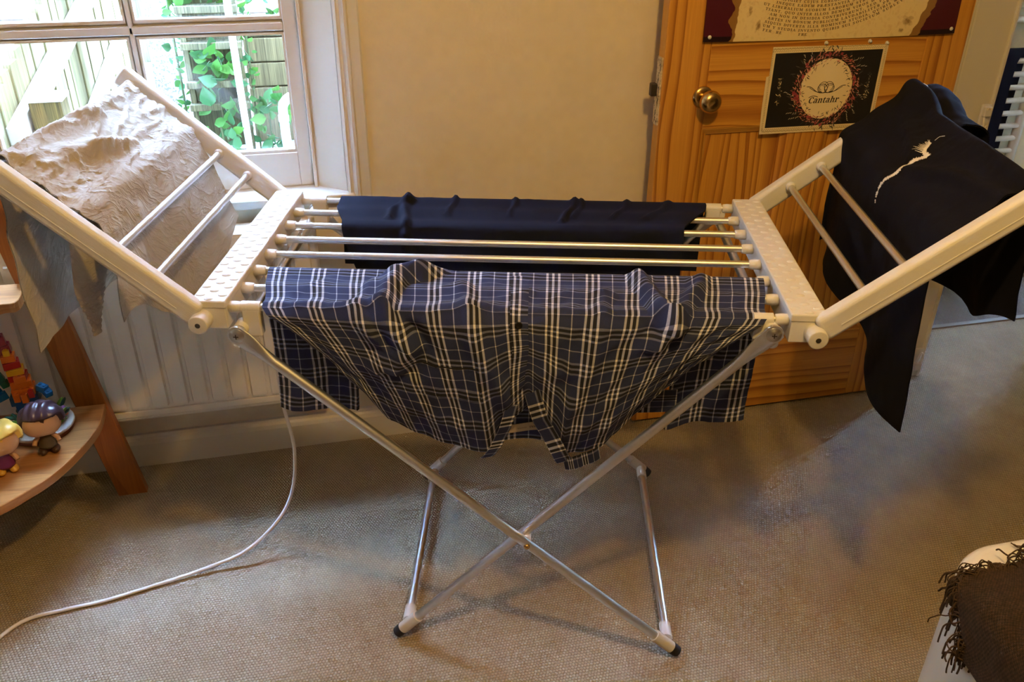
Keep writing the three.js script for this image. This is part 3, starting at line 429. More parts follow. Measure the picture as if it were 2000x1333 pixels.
{ // dark tee on the right wing
  const t = garment('dark_t_shirt', 'black navy t-shirt with a white brush stroke print over the right wing', 't-shirt');
  const P = wingDrape(1, { outX: 0.035, outY: 0.69, inY: 0.60, inDx: -0.02 }), v1 = 0.31 / P.L, v2 = v1 + 0.165 / P.L;
  const f = (u, v) => {
    const { p, n } = P.at(v), onTop = smooth(v1 - 0.06, v1 + 0.0, v) * (1 - smooth(v2 - 0.02, v2 + 0.06, v)), outer = 1 - smooth(v1 - 0.06, v1, v), inner = smooth(v2, v2 + 0.08, v);
    const a = u * 0.6, b = v * P.L; let z = lerp(-0.335, 0.246, u);
    let y = p[1], x = p[0];
    // the rear part slides over the rear rail and hangs behind it
    const over = smooth(0.14, 0.0, u), k = clamp(1 - u / 0.17), nx = -Math.sin(THR), ny = Math.cos(THR);
    const raise = 0.0175 * smooth(0.30, 0.16, u) * Math.max(onTop, outer * smooth(0.05, 0.28, v)); x += nx * raise; y += ny * raise;
    if (u < 0.1) { const q = 1 - u / 0.1; z = -0.283 - 0.012 * Math.sin(q * 1.4) ; const dn = q * 0.09 * Math.max(onTop, 0.15); y -= dn; x += dn * 0.15; }
    { const push = 0.022 * smooth(0.36, 0.18, u) * (1 - smooth(v1 - 0.01, v1 + 0.11, v)); x += Math.cos(THR) * push * (0.3 + 0.7 * smooth(0.1, 0.3, v)); y += Math.sin(THR) * push * smooth(0.1, 0.3, v); }
    let d = 0.007 * fbm(a * 9, b * 8, 8.8) + 0.010 * ridge(u, v, [[0.0, 0.40], [0.25, 0.47], [0.5, 0.52]], 0.02) + 0.008 * ridge(u, v, [[0.3, 0.36], [0.7, 0.40], [1, 0.42]], 0.02) + 0.01 * ridge(u, v, [[0.55, 0.56], [0.75, 0.50], [1, 0.47]], 0.018);
    const hang = outer * 0.018 * Math.sin(u * 11 + 1) * (1 - v / v1) + inner * 0.022 * Math.sin(u * 12 + 0.5) * (v - v2) / (1 - v2);
    x += -n[0] * 0 + nx * Math.max(0, d) * onTop + hang + (outer - inner) * 0.010 * fbm(a * 6, b * 5, 1.1); y += ny * Math.max(0, d) * onTop;
    const tv = clamp((v - v2) / (1 - v2)), to = clamp(1 - v / v1);
    if (inner > 0) y += tv * (0.075 * smooth(0.75, 0.1, u) - 0.03 * smooth(0.72, 0.9, u) + 0.0);
    if (inner > 0) z += tv * 0.05 * smooth(0.7, 1.0, u) - tv * 0.02 * smooth(0.5, 0.0, u);
    if (outer > 0) y += to * (0.07 * smooth(0.7, 1, u) - 0.02 * smooth(0.6, 0.2, u));
    return [x, y, z];
  };
  const NU = 190, NV = 230, g = cloth(NU, NV, f, (u, v) => [u * 0.6, v * P.L], 0.0024); part('body', g, M.tee, t);
  // bunched sleeve behind the tip bar
  part('sleeve', cloth(40, 40, (u, v) => { const th = u * Math.PI * 1.25 - 0.4, r = 0.036 + 0.006 * Math.sin(v * 7) + 0.004 * nz(u * 6, v * 6); return [0.842 + r * Math.cos(th) * 1.0, 0.975 + r * Math.sin(th) - 0.03 * v, lerp(-0.30, -0.10, v)]; }, (u, v) => [u * 0.2, v * 0.2], 0.003), M.tee, t);
  // white printed brush stroke, lying on the cloth
  const pos = g.attributes.position, nor = g.attributes.normal, W = NU + 1;
  const at = (u, v, l) => { const i = clamp(u) * NU, j = clamp(v) * NV, i0 = Math.min(NU - 1, Math.floor(i)), j0 = Math.min(NV - 1, Math.floor(j)), fi = i - i0, fj = j - j0, k = j0 * W + i0; return [0, 1, 2].map(c => { const q = n => pos.array[n * 3 + c] + nor.array[n * 3 + c] * l; return lerp(lerp(q(k), q(k + 1), fi), lerp(q(k + W), q(k + W + 1), fi), fj); }); };
  const flip = (() => { const k = Math.round(NV * (v1 + v2) / 2) * W + Math.round(NU / 2); return nor.getY(k) > 0 ? 0.0006 : -0.0030; })();
  TEE.at = (u, v) => at(u, v, flip); TEE.t = t; TEE.v1 = v1; TEE.v2 = v2; TEE.f = f;
}
// white print on the tee: ribbons that follow the cloth
{
  const inkGeo = [];
  // strokes in the cloth's own (u, v), drawn about 0.6 m wide and 0.8 m long
  const ribbon = (pts, wf, n = 60, rough = 0.5) => {
    const c = new THREE.CatmullRomCurve3(pts.map(([u, v]) => V(u * 0.6, v * 0.8, 0))), P = [], I = [], UV = [];
    for (let i = 0; i <= n; i++) { const t = i / n, p = c.getPoint(t), q = c.getTangent(t), w = wf(t); for (let k = 0; k <= 2; k++) { const e = (k - 1) * w * (k === 1 ? 0 : 1 + rough * (rnd() - 0.5) * 2); P.push(...TEE.at((p.x - q.y * e) / 0.6, (p.y + q.x * e) / 0.8)); UV.push(t, k / 2); } }
    for (let i = 0; i < n; i++) for (let k = 0; k < 2; k++) { const a = i * 3 + k; I.push(a, a + 1, a + 4, a, a + 4, a + 3); }
    const g = new THREE.BufferGeometry(); g.setAttribute('position', new THREE.Float32BufferAttribute(P, 3)); g.setAttribute('uv', new THREE.Float32BufferAttribute(UV, 2)); g.setIndex(I); g.computeVertexNormals(); inkGeo.push(g);
  };
  ribbon([[0.529, 0.668], [0.524, 0.66]], t => 0.0018, 8, 1); ribbon([[0.522, 0.655], [0.518, 0.648], [0.517, 0.640]], t => 0.0026, 20, 1.2); ribbon([[0.524, 0.648], [0.520, 0.634]], t => 0.0014, 14, 1.2);
  ribbon([[0.518, 0.634], [0.525, 0.618], [0.538, 0.602], [0.546, 0.590]], t => 0.0030 + 0.001 * t, 60, 0.7);
  ribbon([[0.545, 0.592], [0.549, 0.576], [0.547, 0.560], [0.536, 0.545], [0.530, 0.535], [0.540, 0.518], [0.560, 0.505]], t => 0.0040 + 0.0016 * Math.sin(t * 3.1), 130, 0.45);
  ribbon([[0.560, 0.504], [0.545, 0.5035], [0.526, 0.5024], [0.505, 0.493], [0.487, 0.475]], t => 0.0045 * (1 - t) + 0.0012, 60, 0.4);
  for (let k = 0; k < 15; k++) { const q = k / 14, u0 = lerp(0.530, 0.489, q), v0 = lerp(0.503, 0.477, q), ex = lerp(0.505, 0.457, Math.sqrt(q)), ey = lerp(0.518, 0.474, q); ribbon([[u0, v0], [lerp(u0, ex, 0.5) - 0.003, lerp(v0, ey, 0.5)], [ex + rr(-0.006, 0.006), ey + rr(-0.003, 0.003)]], t => 0.0010 * (1 - 0.75 * t), 10, 0.2); }
  ribbon([[0.4841, 0.466], [0.4810, 0.454], [0.500, 0.444]], t => 0.0007, 20, 0.3);
  part('brush_print', merge(inkGeo), M.print, TEE.t, 'white brush stroke print');
}

// ---------------------------------------------------------------- papers on the door
const canvasTex = (w, h, draw) => { const c = document.createElement('canvas'); c.width = w; c.height = h; draw(c.getContext('2d'), w, h); const t = new THREE.CanvasTexture(c); t.colorSpace = THREE.SRGBColorSpace; t.magFilter = THREE.LinearFilter; return t; };
{
  const tex = canvasTex(1500, 1200, (x, W, H) => { // 0.65 m wide: 2308 px per metre; bottom edge at H
    x.fillStyle = '#4a1220'; x.fillRect(0, 0, W, H); x.fillStyle = '#1d0a12'; x.fillRect(0, H - 26, W, 26);
    x.fillStyle = '#8f6a35'; x.beginPath(); x.moveTo(160, H); for (let y = H; y >= 0; y -= 12) x.lineTo(150 + 14 * Math.sin(y * 0.05) + 10 * nz(y * 0.06, 3) - (H - y) * 0.03, y); for (let y = 0; y <= H; y += 12) x.lineTo(1345 + 16 * nz(y * 0.05, 9) - (y - H) * 0.06 - (y > H - 200 ? (y - H + 200) * 0.35 : 0), y); x.closePath(); x.fill();
    x.fillStyle = '#e3cd96'; x.beginPath(); x.moveTo(176, H); for (let y = H; y >= 0; y -= 12) x.lineTo(172 + 10 * nz(y * 0.04, 5) - (H - y) * -0.09, y); for (let y = 0; y <= H; y += 12) x.lineTo(1290 + 12 * nz(y * 0.05, 2) - (y - H) * 0.02 - (y > H - 160 ? (y - H + 160) * 0.4 : 0), y); x.closePath(); x.fill();
    for (let i = 0; i < 900; i++) { const px = rr(190, 1230), py = rr(H - 420, H - 8); x.fillStyle = `rgba(${120 + 60 * rnd() | 0},90,40,${0.03 + 0.05 * rnd()})`; x.beginPath(); x.ellipse(px, py, rr(2, 16), rr(2, 9), rnd() * 3, 0, 7); x.fill(); }
    for (const [px, py, a, b] of [[305, H - 75, 14, 34], [250, H - 150, 10, 26], [1195, H - 80, 30, 30], [1165, H - 30, 16, 12]]) for (let i = 0; i < 16; i++) { x.fillStyle = 'rgba(110,80,35,0.13)'; x.beginPath(); x.ellipse(px + rr(-a, a) * 0.6, py + rr(-b, b) * 0.6, a * rr(0.2, 0.7), b * rr(0.2, 0.7), rnd(), 0, 7); x.fill(); }
    const lines = ['FER  RE        FRE', 'UM Y STUDIA INVENTO QUIBIS SUI SOCIETUM SUBLEVARE, TUERI QUILIBET PROBE', 'SIQUIS DIVERTA ILLA HOMINUM STUDIA, QUIBIS & GENERIS SUI SOCIIS', 'ARTES IN BONUM PUBLICUM LAVDABILITER PROPOGARE CONARE', 'AM NON IN DESIDIA CONTRIVERUNT, SED PRO VIRILI QUISQUE', 'TIANT, QUO INTER ILLOS DEMUM VIROS HONORABILLE NON', 'UT LIBERALIUM SUORUM LABORUM STRUCTUS IN ALIOS SUI', 'INEQUE EADEM PRÆSTANTIA SIT, HOC TAMEN TUERI', 'MARAPIGIET CUJUS EGREGIAE CONTENTIONIS IN', 'ESTRUM PRETEREA ARTIUM QUI DIGERE', 'AVDE FEVERI EST FERE ALIQUID', 'QUIBUS ARTIUM STUDIA VIROS', 'HOMINUM ILLA PRETEREA'];
    x.fillStyle = '#3d2512'; x.textAlign = 'center'; x.font = 'bold 18px serif';
    lines.forEach((s, k) => { const R = 1500 - k * 20.5, cx = 640, cy = H - 20 - 1500; const start = [332, 330, 338, 352, 360, 332, 318, 390, 350, 352, 430, 460, 480][k]; let px = start; for (const ch of s) { const w = ch === ' ' ? 12 : x.measureText(ch).width * 1.3 + 3.2, mx = px + w / 2, dx = mx - cx, lift = dx > 0 ? 0.00022 * dx * dx : 0, y = cy + Math.sqrt(Math.max(1, R * R - dx * dx)) - lift; if (mx > 1235) break; x.save(); x.translate(mx, y); x.rotate(-Math.asin(clamp(dx / R, -1, 1)) - (dx > 0 ? 0.00044 * dx : 0)); x.scale(1.3, 1); x.fillText(ch, 0, 0); x.restore(); px += w; } });
  });
  const p = thing('poster', 'large dark red poster of parchment with curved latin lettering on the door', 'poster', [0, 0, DZ]);
  const x0 = 0.537, x1 = 1.187, y0 = 1.042, y1 = 1.562;
  part('sheet', cloth(60, 30, (u, v) => [lerp(x0, x1, u), lerp(y0, y1, v) - 0.004 * Math.sin(u * Math.PI) * (1 - v) - 0.003 * (1 - v) * u, 0.0025 + 0.006 * (1 - v) * (0.5 + 0.5 * Math.sin(u * 7 + 1)) + 0.002 * nz(u * 4, v * 4)], (u, v) => [u, v], 0.0006), mat(0xffffff, 0.35, { map: tex }), p);
  for (const [x, y] of [[0.552, 1.052], [1.176, 1.05]]) { const g = lathe([[0.0001, 0.004], [0.003, 0.0035], [0.0045, 0.001], [0.0045, 0]], 14); g.rotateX(Math.PI / 2); part('pin', g, M.plastic, p).position.set(x, y, 0.009); }
}
{
  const tex = canvasTex(1024, 690, (x, W, H) => {
    x.fillStyle = '#e4d2a6'; x.fillRect(0, 0, W, H);
    x.strokeStyle = '#8b7440'; x.lineWidth = 3; for (const y of [18, H - 18]) for (let i = 20; i < W - 20; i += 9) { x.beginPath(); x.moveTo(i, y - 7 + 3 * Math.sin(i)); x.quadraticCurveTo(i + 4, y + 8 * Math.sin(i * 0.7), i + 9, y - 2 + 5 * Math.cos(i * 0.5)); x.stroke(); }
    for (const y of [34, H - 34]) for (let i = 14; i < W - 20; i += 18) { x.beginPath(); x.moveTo(i, y + 6); x.lineTo(i + 13, y - 6); x.stroke(); }
    for (const q of [18, W - 18]) for (let i = 24; i < H - 20; i += 12) { x.beginPath(); x.moveTo(q - 8, i); x.lineTo(q + 8, i + 8 * Math.sin(i)); x.stroke(); }
    x.fillStyle = '#100d0c'; x.fillRect(42, 50, W - 84, H - 100);
    const leaf = (px, py, a, l, w, c) => { x.save(); x.translate(px, py); x.rotate(a); x.fillStyle = c; x.beginPath(); x.moveTo(0, 0); x.quadraticCurveTo(l / 2, -w, l, 0); x.quadraticCurveTo(l / 2, w, 0, 0); x.fill(); x.restore(); };
    const cx = W * 0.52, cy = H * 0.5, RX = 258, RY = 262;
    for (let i = 0; i < 90; i++) { const a = rnd() * 6.283, k = rr(1.0, 1.22); leaf(cx + RX * k * Math.cos(a), cy + RY * k * Math.sin(a), a + rr(-0.9, 0.9), rr(26, 60), rr(5, 10), ['#2b2a30', '#3a393d', '#24262b', '#4b4644'][i % 4]); }
    x.fillStyle = '#ead8ad'; x.beginPath(); x.ellipse(cx, cy, RX * 0.90, RY * 0.92, 0, 0, 7); x.fill();
    for (let i = 0; i < 520; i++) { const a = i / 520 * 6.283, k = rr(0.84, 1.13); leaf(cx + RX * k * Math.cos(a), cy + RY * k * Math.sin(a), a + 1.1 + rr(-0.8, 0.8), rr(16, 40), rr(3.5, 8), ['#b4655d', '#d08b7d', '#8d4048', '#e3b59f', '#2c2025', '#a8545a', '#c77a6e', '#211c20', '#d9a28e'][i % 9]); }
    for (let i = 0; i < 30; i++) { const a = rnd() * 6.283, k = rr(0.94, 1.12); x.fillStyle = ['#8d3440', '#a24a50'][i % 2]; x.beginPath(); x.arc(cx + RX * k * Math.cos(a), cy + RY * k * Math.sin(a), rr(8, 14), 0, 7); x.fill(); }
    for (let i = 0; i < 60; i++) { const a = rnd() * 6.283, k = rr(0.78, 0.86); leaf(cx + RX * k * Math.cos(a), cy + RY * k * Math.sin(a), a + 3.4 + rr(-0.9, 0.9), rr(18, 34), rr(3, 6), '#17151a'); }
    for (const a of [-2.4, -2.2, -0.8, -0.6, 2.5, 2.35, 0.7, 0.5, 3.0, 0.15]) for (let i = 0; i < 5; i++) leaf(cx + RX * (1.12 + i * 0.06) * Math.cos(a + i * 0.03), cy + RY * (1.12 + i * 0.06) * Math.sin(a + i * 0.03), a + rr(-0.5, 0.5), 24, 5, '#c9c2b8');
    for (const sx of [0.115, 0.885]) for (let i = 0; i < 46; i++) { const yy = H * 0.5 + rr(-110, 110); leaf(W * sx + rr(-16, 16) * (1 - Math.abs(yy - H / 2) / 160), yy, rnd() * 6.3, rr(12, 34), rr(3, 6), ['#d8c7a6', '#51504c', '#3b3a38', '#e9dcc0', '#63605a'][i % 5]); }
    x.strokeStyle = '#1c1417'; x.lineCap = 'round';
    for (const s of [-1, 1]) { x.save(); x.translate(cx, cy - 12); x.scale(s, 1);
      for (const [w, p] of [[5, [[-8, 40], [60, 58, 92, 10, 60, -18], [26, -42, -22, -12, -10, 22], [-2, 52, 60, 50, 96, 22], [122, 2, 140, -14, 172, -10]]], [4, [[6, 30], [-40, -6, -8, -52, 34, -42], [78, -30, 76, 24, 30, 40]]], [4, [[36, 34], [84, 44, 110, 18, 146, 0]]], [3, [[20, -10], [60, -30, 70, 10, 40, 22]]]]) { x.lineWidth = w; x.beginPath(); x.moveTo(...p[0]); for (const q of p.slice(1)) x.bezierCurveTo(...q); x.stroke(); } x.restore(); }
    x.fillStyle = '#1c1417'; x.font = 'italic bold 66px serif'; x.textAlign = 'center'; x.fillText('Cantahr', cx - 6, cy + 112);
    x.lineWidth = 5; x.beginPath(); x.moveTo(cx - 138, cy + 66); x.quadraticCurveTo(cx - 104, cy + 44, cx - 62, cy + 64); x.stroke();
  });
  const p = thing('name_card', 'small black card with a red flower wreath reading Cantahr on the door', 'sign', [0, 0, DZ]);
  const x0 = 0.714, x1 = 1.020, y0 = 0.818, y1 = 1.023, sh = new THREE.Shape([[x0, y0], [x1 - 0.002, y0 - 0.002], [x1, y1 - 0.004], [x0 + 0.004, y1], [x0 + 0.004, y1 - 0.066], [x0 - 0.003, y1 - 0.068], [x0 - 0.003, y0 + 0.06]].map(q => new THREE.Vector2(...q)));
  const g = new THREE.ExtrudeGeometry(sh, { depth: 0.0007, bevelEnabled: false }), ps = g.attributes.position, uv = g.attributes.uv; for (let i = 0; i < ps.count; i++) uv.setXY(i, clamp((ps.getX(i) - x0) / (x1 - x0)), clamp((ps.getY(i) - y0) / (y1 - y0)));
  part('card', g, mat(0xffffff, 0.6, { map: tex }), p).position.z = 0.002;
  for (const [x, y] of [[x0 + 0.14, y1 + 0.004], [x0 + 0.255, y1 + 0.004], [x1 - 0.004, y1 - 0.002]]) { const q = lathe([[0.0001, 0.007], [0.003, 0.006], [0.0025, 0.002], [0.005, 0.0]], 12); q.rotateX(Math.PI / 2); part('drawing_pin', q, M.plastic, p).position.set(x, y, 0.0); }
}
// plastic child catches on the architrave
for (const [y, flip, lab, txt] of [[0.763, 1, 'white plastic safety catch high on the architrave beside the t-shirt', true], [0.026, -1, 'white plastic safety catch low on the architrave near the floor', false]]) {
  const c = thing('safety_catch', lab, 'catch', [1.384, y, 0.062], 0, 'safety catches on the architrave');
  part('back_plate', (() => { const g = new RoundedBoxGeometry(0.028, 0.082, 0.007, 3, 0.0034); g.translate(0, 0.041, 0.0035); return g; })(), M.plastic, c);
  part('strap_block', (() => { const g = new RoundedBoxGeometry(0.023, 0.026, 0.012, 3, 0.003); g.translate(0, flip > 0 ? 0.064 : 0.022, 0.011); return g; })(), M.plastic, c);
  part('strap_loop', tube(flip > 0 ? [[-0.006, 0.05, 0.012], [-0.008, 0.03, 0.02], [-0.004, 0.012, 0.018], [0.005, 0.01, 0.015], [0.009, 0.026, 0.013], [-0.009, 0.018, 0.02]] : [[-0.006, 0.035, 0.012], [-0.006, 0.06, 0.018], [0, 0.07, 0.016], [0.007, 0.06, 0.016], [0.005, 0.03, 0.014]], 0.0035, 40, 8), M.plastic, c);
  if (txt) { const m = canvasTex(96, 32, (x, W, H) => { x.fillStyle = '#efe6d2'; x.fillRect(0, 0, W, H); x.fillStyle = '#3b3128'; x.font = 'bold 15px sans-serif'; x.textAlign = 'center'; x.fillText('Safety', 48, 26); x.beginPath(); x.arc(48, 8, 5, 0, 7); x.fill(); }); const g = new THREE.PlaneGeometry(0.017, 0.006); part('sticker', g, mat(0xffffff, 0.6, { map: m }), c).position.set(0, 0.072, 0.0174); }
}

// ---------------------------------------------------------------- corner shelf with toys
{
  const s = thing('ladder_shelf', 'curved beech shelf unit with splayed brown legs in front of the radiator', 'shelf unit', [-1.25, 0, 0.006]);
  for (const k of [1, -1]) { const sh = new THREE.Shape([[0.338, 0], [0.403, 0], [0.403 - 0.147 * 0.98, 0.98], [0.338 - 0.147 * 0.98, 0.98]].map(([x, y]) => new THREE.Vector2(x, y))); const g = new THREE.ExtrudeGeometry(sh, { depth: 0.020, bevelEnabled: true, bevelThickness: 0.0015, bevelSize: 0.0015, bevelSegments: 1 }); if (k < 0) { g.rotateY(Math.PI); g.translate(0, 0, 0.02); } g.translate(0, 0, 0.1055); boxUV(g, 0.1, 0.3); part('leg', g, mat(lin(0.62, 0.36, 0.14), 0.42, { map: beech }), s); }
  const outline = (w, d) => { const pts = [[w, 0.129], [w + 0.001, 0.221], [w - 0.026, 0.314 * d + 0], [w - 0.062, 0.388 * d], [w - 0.101, 0.434 * d], [w - 0.14, 0.471 * d], [w - 0.22, 0.52 * d], [0, 0.56 * d]]; const c = new THREE.CatmullRomCurve3(pts.map(([x, z]) => V(x, z, 0))).getPoints(40), sh = new THREE.Shape(); sh.moveTo(-w, 0.129); sh.lineTo(w, 0.129); for (const p of c) sh.lineTo(p.x, p.y); for (const p of c.slice().reverse()) sh.lineTo(-p.x, p.y); return sh; };
  for (const [y, w, d] of [[0.275, 0.36, 1], [0.60, 0.268, 0.72], [0.88, 0.22, 0.6]]) { const g = new THREE.ExtrudeGeometry(outline(w, d), { depth: 0.019, bevelEnabled: true, bevelThickness: 0.0015, bevelSize: 0.0015, bevelSegments: 1 }); g.rotateX(Math.PI / 2); g.translate(0, y - 0.0015, 0); boxUV(g, 0.2, 0.1, 'x'); part('shelf_board', g, M.shelf, s); }
}
const SY = 0.275;
const plastic = (r, g, b, ro = 0.3, ex = {}) => mat(lin(r, g, b), ro, ex);
{ // stacked toy bricks
  const t = thing('toy_brick_tower', 'tall stack of red, orange and blue toy bricks at the back of the shelf', 'toy', [-1.034, SY + 0.0192, 0.176]);
  const C = { red: plastic(0.45, 0.012, 0.012), crimson: plastic(0.24, 0.008, 0.02), orange: plastic(0.75, 0.16, 0.012), yellow: plastic(0.80, 0.42, 0.01), blue: plastic(0.006, 0.085, 0.24), azure: new THREE.MeshPhysicalMaterial({ color: lin(0.02, 0.25, 0.55), roughness: 0.1, transmission: 0.5, thickness: 0.01 }), teal: plastic(0.006, 0.17, 0.14) };
  const brick = (w, h, d, c, x, y, z, turn = 0, tilt = 0) => { const nx = Math.max(1, Math.round(w / 0.012)), nzz = Math.max(1, Math.round(d / 0.012)), b = new RoundedBoxGeometry(w, h, d, 1, 0.0012), list = [b]; for (let i = 0; i < nx; i++) for (let j = 0; j < nzz; j++) list.push(rod([(i + 0.5) / nx * w - w / 2, h / 2 - 0.0005, (j + 0.5) / nzz * d - d / 2], [(i + 0.5) / nx * w - w / 2, h / 2 + 0.0022, (j + 0.5) / nzz * d - d / 2], 0.0036, 10)); const m = part('toy_brick', merge(list), C[c], t); m.position.set(x, y, z); m.rotation.set(0, turn, tilt); return m; };
  brick(0.020, 0.034, 0.026, 'blue', -0.014, 0.017, 0, 0.2); brick(0.020, 0.034, 0.026, 'blue', 0.014, 0.017, 0, -0.1);
  brick(0.058, 0.022, 0.036, 'blue', 0, 0.0475, 0, 0.1);
  brick(0.046, 0.018, 0.034, 'orange', 0.002, 0.069, 0.002, 0.15); brick(0.013, 0.02, 0.014, 'orange', -0.010, 0.060, 0.02, 0.1); brick(0.013, 0.022, 0.014, 'orange', 0.006, 0.058, 0.021, 0.1); brick(0.012, 0.018, 0.014, 'red', 0.02, 0.066, 0.018, 0.2);
  brick(0.042, 0.016, 0.032, 'orange', 0.0, 0.087, 0, 0.25); brick(0.036, 0.014, 0.03, 'red', -0.002, 0.103, 0, 0.1); brick(0.024, 0.014, 0.018, 'orange', 0.004, 0.103, 0.012, 0.3);
  brick(0.034, 0.014, 0.028, 'yellow', -0.004, 0.1185, 0, 0.2); brick(0.034, 0.016, 0.026, 'red', -0.008, 0.135, 0, 0.35); brick(0.028, 0.016, 0.024, 'orange', -0.010, 0.152, 0, 0.2); brick(0.013, 0.014, 0.013, 'yellow', -0.008, 0.168, 0.008, 0.2);
  brick(0.03, 0.02, 0.024, 'crimson', -0.016, 0.172, -0.004, 0.2, 0.1); brick(0.025, 0.022, 0.022, 'crimson', -0.020, 0.193, -0.004, 0.3, 0.12); brick(0.018, 0.022, 0.018, 'red', -0.024, 0.214, -0.005, 0.3, 0.2); brick(0.012, 0.02, 0.013, 'crimson', -0.029, 0.234, -0.005, 0.3, 0.25);
  for (const [x, y, z, a] of [[-0.042, 0.062, 0.012, 0.5], [-0.055, 0.070, 0.004, 0.9], [0.042, 0.072, 0.01, -0.5], [0.05, 0.062, 0.012, -0.9]]) brick(0.022, 0.016, 0.016, 'azure', x, y, z, a, a * 0.4);
  for (let i = 0; i < 6; i++) brick(0.015, 0.016, 0.014, 'teal', -0.036 - 0.006 * i, 0.082 + i * 0.0165, -0.008, 0.3 * i, 0.35);
}
{ // planted display base
  const t = thing('display_base', 'round cream toy base ringed with small green leaves on the shelf', 'toy', [-1.006, SY, 0.215]);
  part('base_ring', lathe([[0.0001, 0], [0.064, 0], [0.066, 0.004], [0.066, 0.009], [0.0645, 0.011]], 48), plastic(0.22, 0.07, 0.04, 0.6), t); part('base_disc', lathe([[0.0001, 0.019], [0.066, 0.019], [0.069, 0.017], [0.069, 0.0125], [0.067, 0.0105], [0.0001, 0.0105]], 48), plastic(0.62, 0.55, 0.42, 0.4), t);
  const lf = new THREE.SphereGeometry(1, 8, 5), cols = [plastic(0.04, 0.24, 0.03), plastic(0.012, 0.11, 0.06), plastic(0.16, 0.36, 0.03), plastic(0.01, 0.07, 0.05)];
  for (let i = 0; i < 34; i++) { const a = rr(-0.6, 3.9), r = rr(0.042, 0.062), m = part('leaf', lf, cols[i % 4], t); m.position.set(r * Math.cos(a), 0.022 + rr(0, 0.022), -r * Math.sin(a)); m.scale.set(0.013, 0.0035, 0.006); m.rotation.set(rr(-0.4, 0.4), a, rr(0.2, 1.0)); }
  for (const [x, y, z, c] of [[0.052, 0.03, -0.012, plastic(0.6, 0.2, 0.03)], [0.048, 0.04, -0.018, plastic(0.3, 0.12, 0.3)]]) { const m = part('flower', new THREE.SphereGeometry(0.006, 10, 8), c, t); m.position.set(x, y, z); }
}
// plain, faceless dolls
function doll(label, at, turn, hair, dress, boots) {
  const t = thing('doll', label, 'figurine', at, turn, 'dolls on the shelf');
  const skin = plastic(0.62, 0.36, 0.20, 0.4), H = 0.067;
  const body = lathe([[0.0001, 0.012], [0.015, 0.012], [0.0165, 0.018], [0.0125, 0.028], [0.011, 0.036], [0.012, 0.041], [0.007, 0.046], [0.0001, 0.047]], 24); body.scale(1, 1, 0.8); part('torso', body, dress, t);
  for (const s of [-1, 1]) { part('boot', (() => { const g = new THREE.SphereGeometry(1, 16, 10); g.scale(0.0082, 0.007, 0.0125); g.translate(s * 0.0105, 0.007, 0.004); return g; })(), boots, t); part('arm', tube([[s * 0.010, 0.038, 0], [s * 0.018, 0.032, 0.005], [s * 0.021, 0.026, 0.012]], 0.0042, 12, 10), skin, t); }
  const head = new RoundedBoxGeometry(0.066, 0.052, 0.054, 8, 0.025); head.translate(0, H, 0); part('head', head, skin, t);
  const hr = new THREE.SphereGeometry(1, 44, 24, 0, Math.PI * 2, 0, Math.PI * 0.62), p = hr.attributes.position; for (let i = 0; i < p.count; i++) { const x = p.getX(i), y = p.getY(i), z = p.getZ(i), w = 1 + 0.05 * Math.sin(14 * x + 6 * z + 3 * y); const f = z > 0.45 && y < 0.42 ? 0.82 : 1; p.setXYZ(i, x * 0.0385 * w * f, (y < -0.1 && z > 0 ? lerp(y, 0.15, smooth(0, 0.6, z)) : y) * 0.036 * w, z * 0.034 * w * f); } hr.computeVertexNormals(); hr.translate(0.001, H + 0.003, -0.003); part('hair', hr, hair, t);
  t.scale.setScalar(1.16); return t;
}
doll('large-headed plain doll with swept dark brown hair on the shelf', [-0.972, SY, 0.305], 0.25, plastic(0.055, 0.028, 0.035, 0.28), plastic(0.10, 0.07, 0.035, 0.5), plastic(0.07, 0.035, 0.025, 0.4));
doll('plain doll with blond yellow hair and purple top at the left shelf edge', [-1.042, SY, 0.362], 0.4, plastic(0.78, 0.50, 0.09, 0.35), plastic(0.16, 0.02, 0.14, 0.4), plastic(0.7, 0.38, 0.05, 0.4));

// ---------------------------------------------------------------- armchair and throw in the near corner
{
  const c = thing('armchair', 'white leather armchair corner at the bottom right of the room', 'armchair', [0.395, 0, 1.295]);
  const W = 0.82, D = 0.78, a = 0.15, r = 0.095, sh = new THREE.Shape();
  sh.moveTo(0, D); sh.lineTo(0, r); sh.absarc(r, r, r, Math.PI, Math.PI * 1.5, false); sh.lineTo(W - r, 0); sh.absarc(W - r, r, r, -Math.PI / 2, 0, false); sh.lineTo(W, D); sh.lineTo(W - a, D); sh.lineTo(W - a, a); sh.lineTo(a, a); sh.lineTo(a, D); sh.closePath();
  const g = new THREE.ExtrudeGeometry(sh, { depth: 0.50, bevelEnabled: true, bevelThickness: 0.02, bevelSize: 0.02, bevelOffset: -0.02, bevelSegments: 5, curveSegments: 16 }); g.rotateX(Math.PI / 2); g.translate(0, 0.595, 0); part('shell', g, M.leather, c);
  part('seat_cushion', (() => { const q = new RoundedBoxGeometry(W - 2 * a - 0.004, 0.16, D - a, 4, 0.04); q.translate(W / 2, 0.36, a + (D - a) / 2); return q; })(), M.leather, c); part('seat_base', box(a, W - a, 0.075, 0.285, a, D - 0.02, 0.01), M.leather, c);
  for (const [x, z] of [[0.08, 0.09], [W - 0.08, 0.09], [0.08, D - 0.08], [W - 0.08, D - 0.08]]) part('leg', rod([x, 0, z], [x, 0.08, z], 0.016, 14, 0.022), M.darkSteel, c);
}
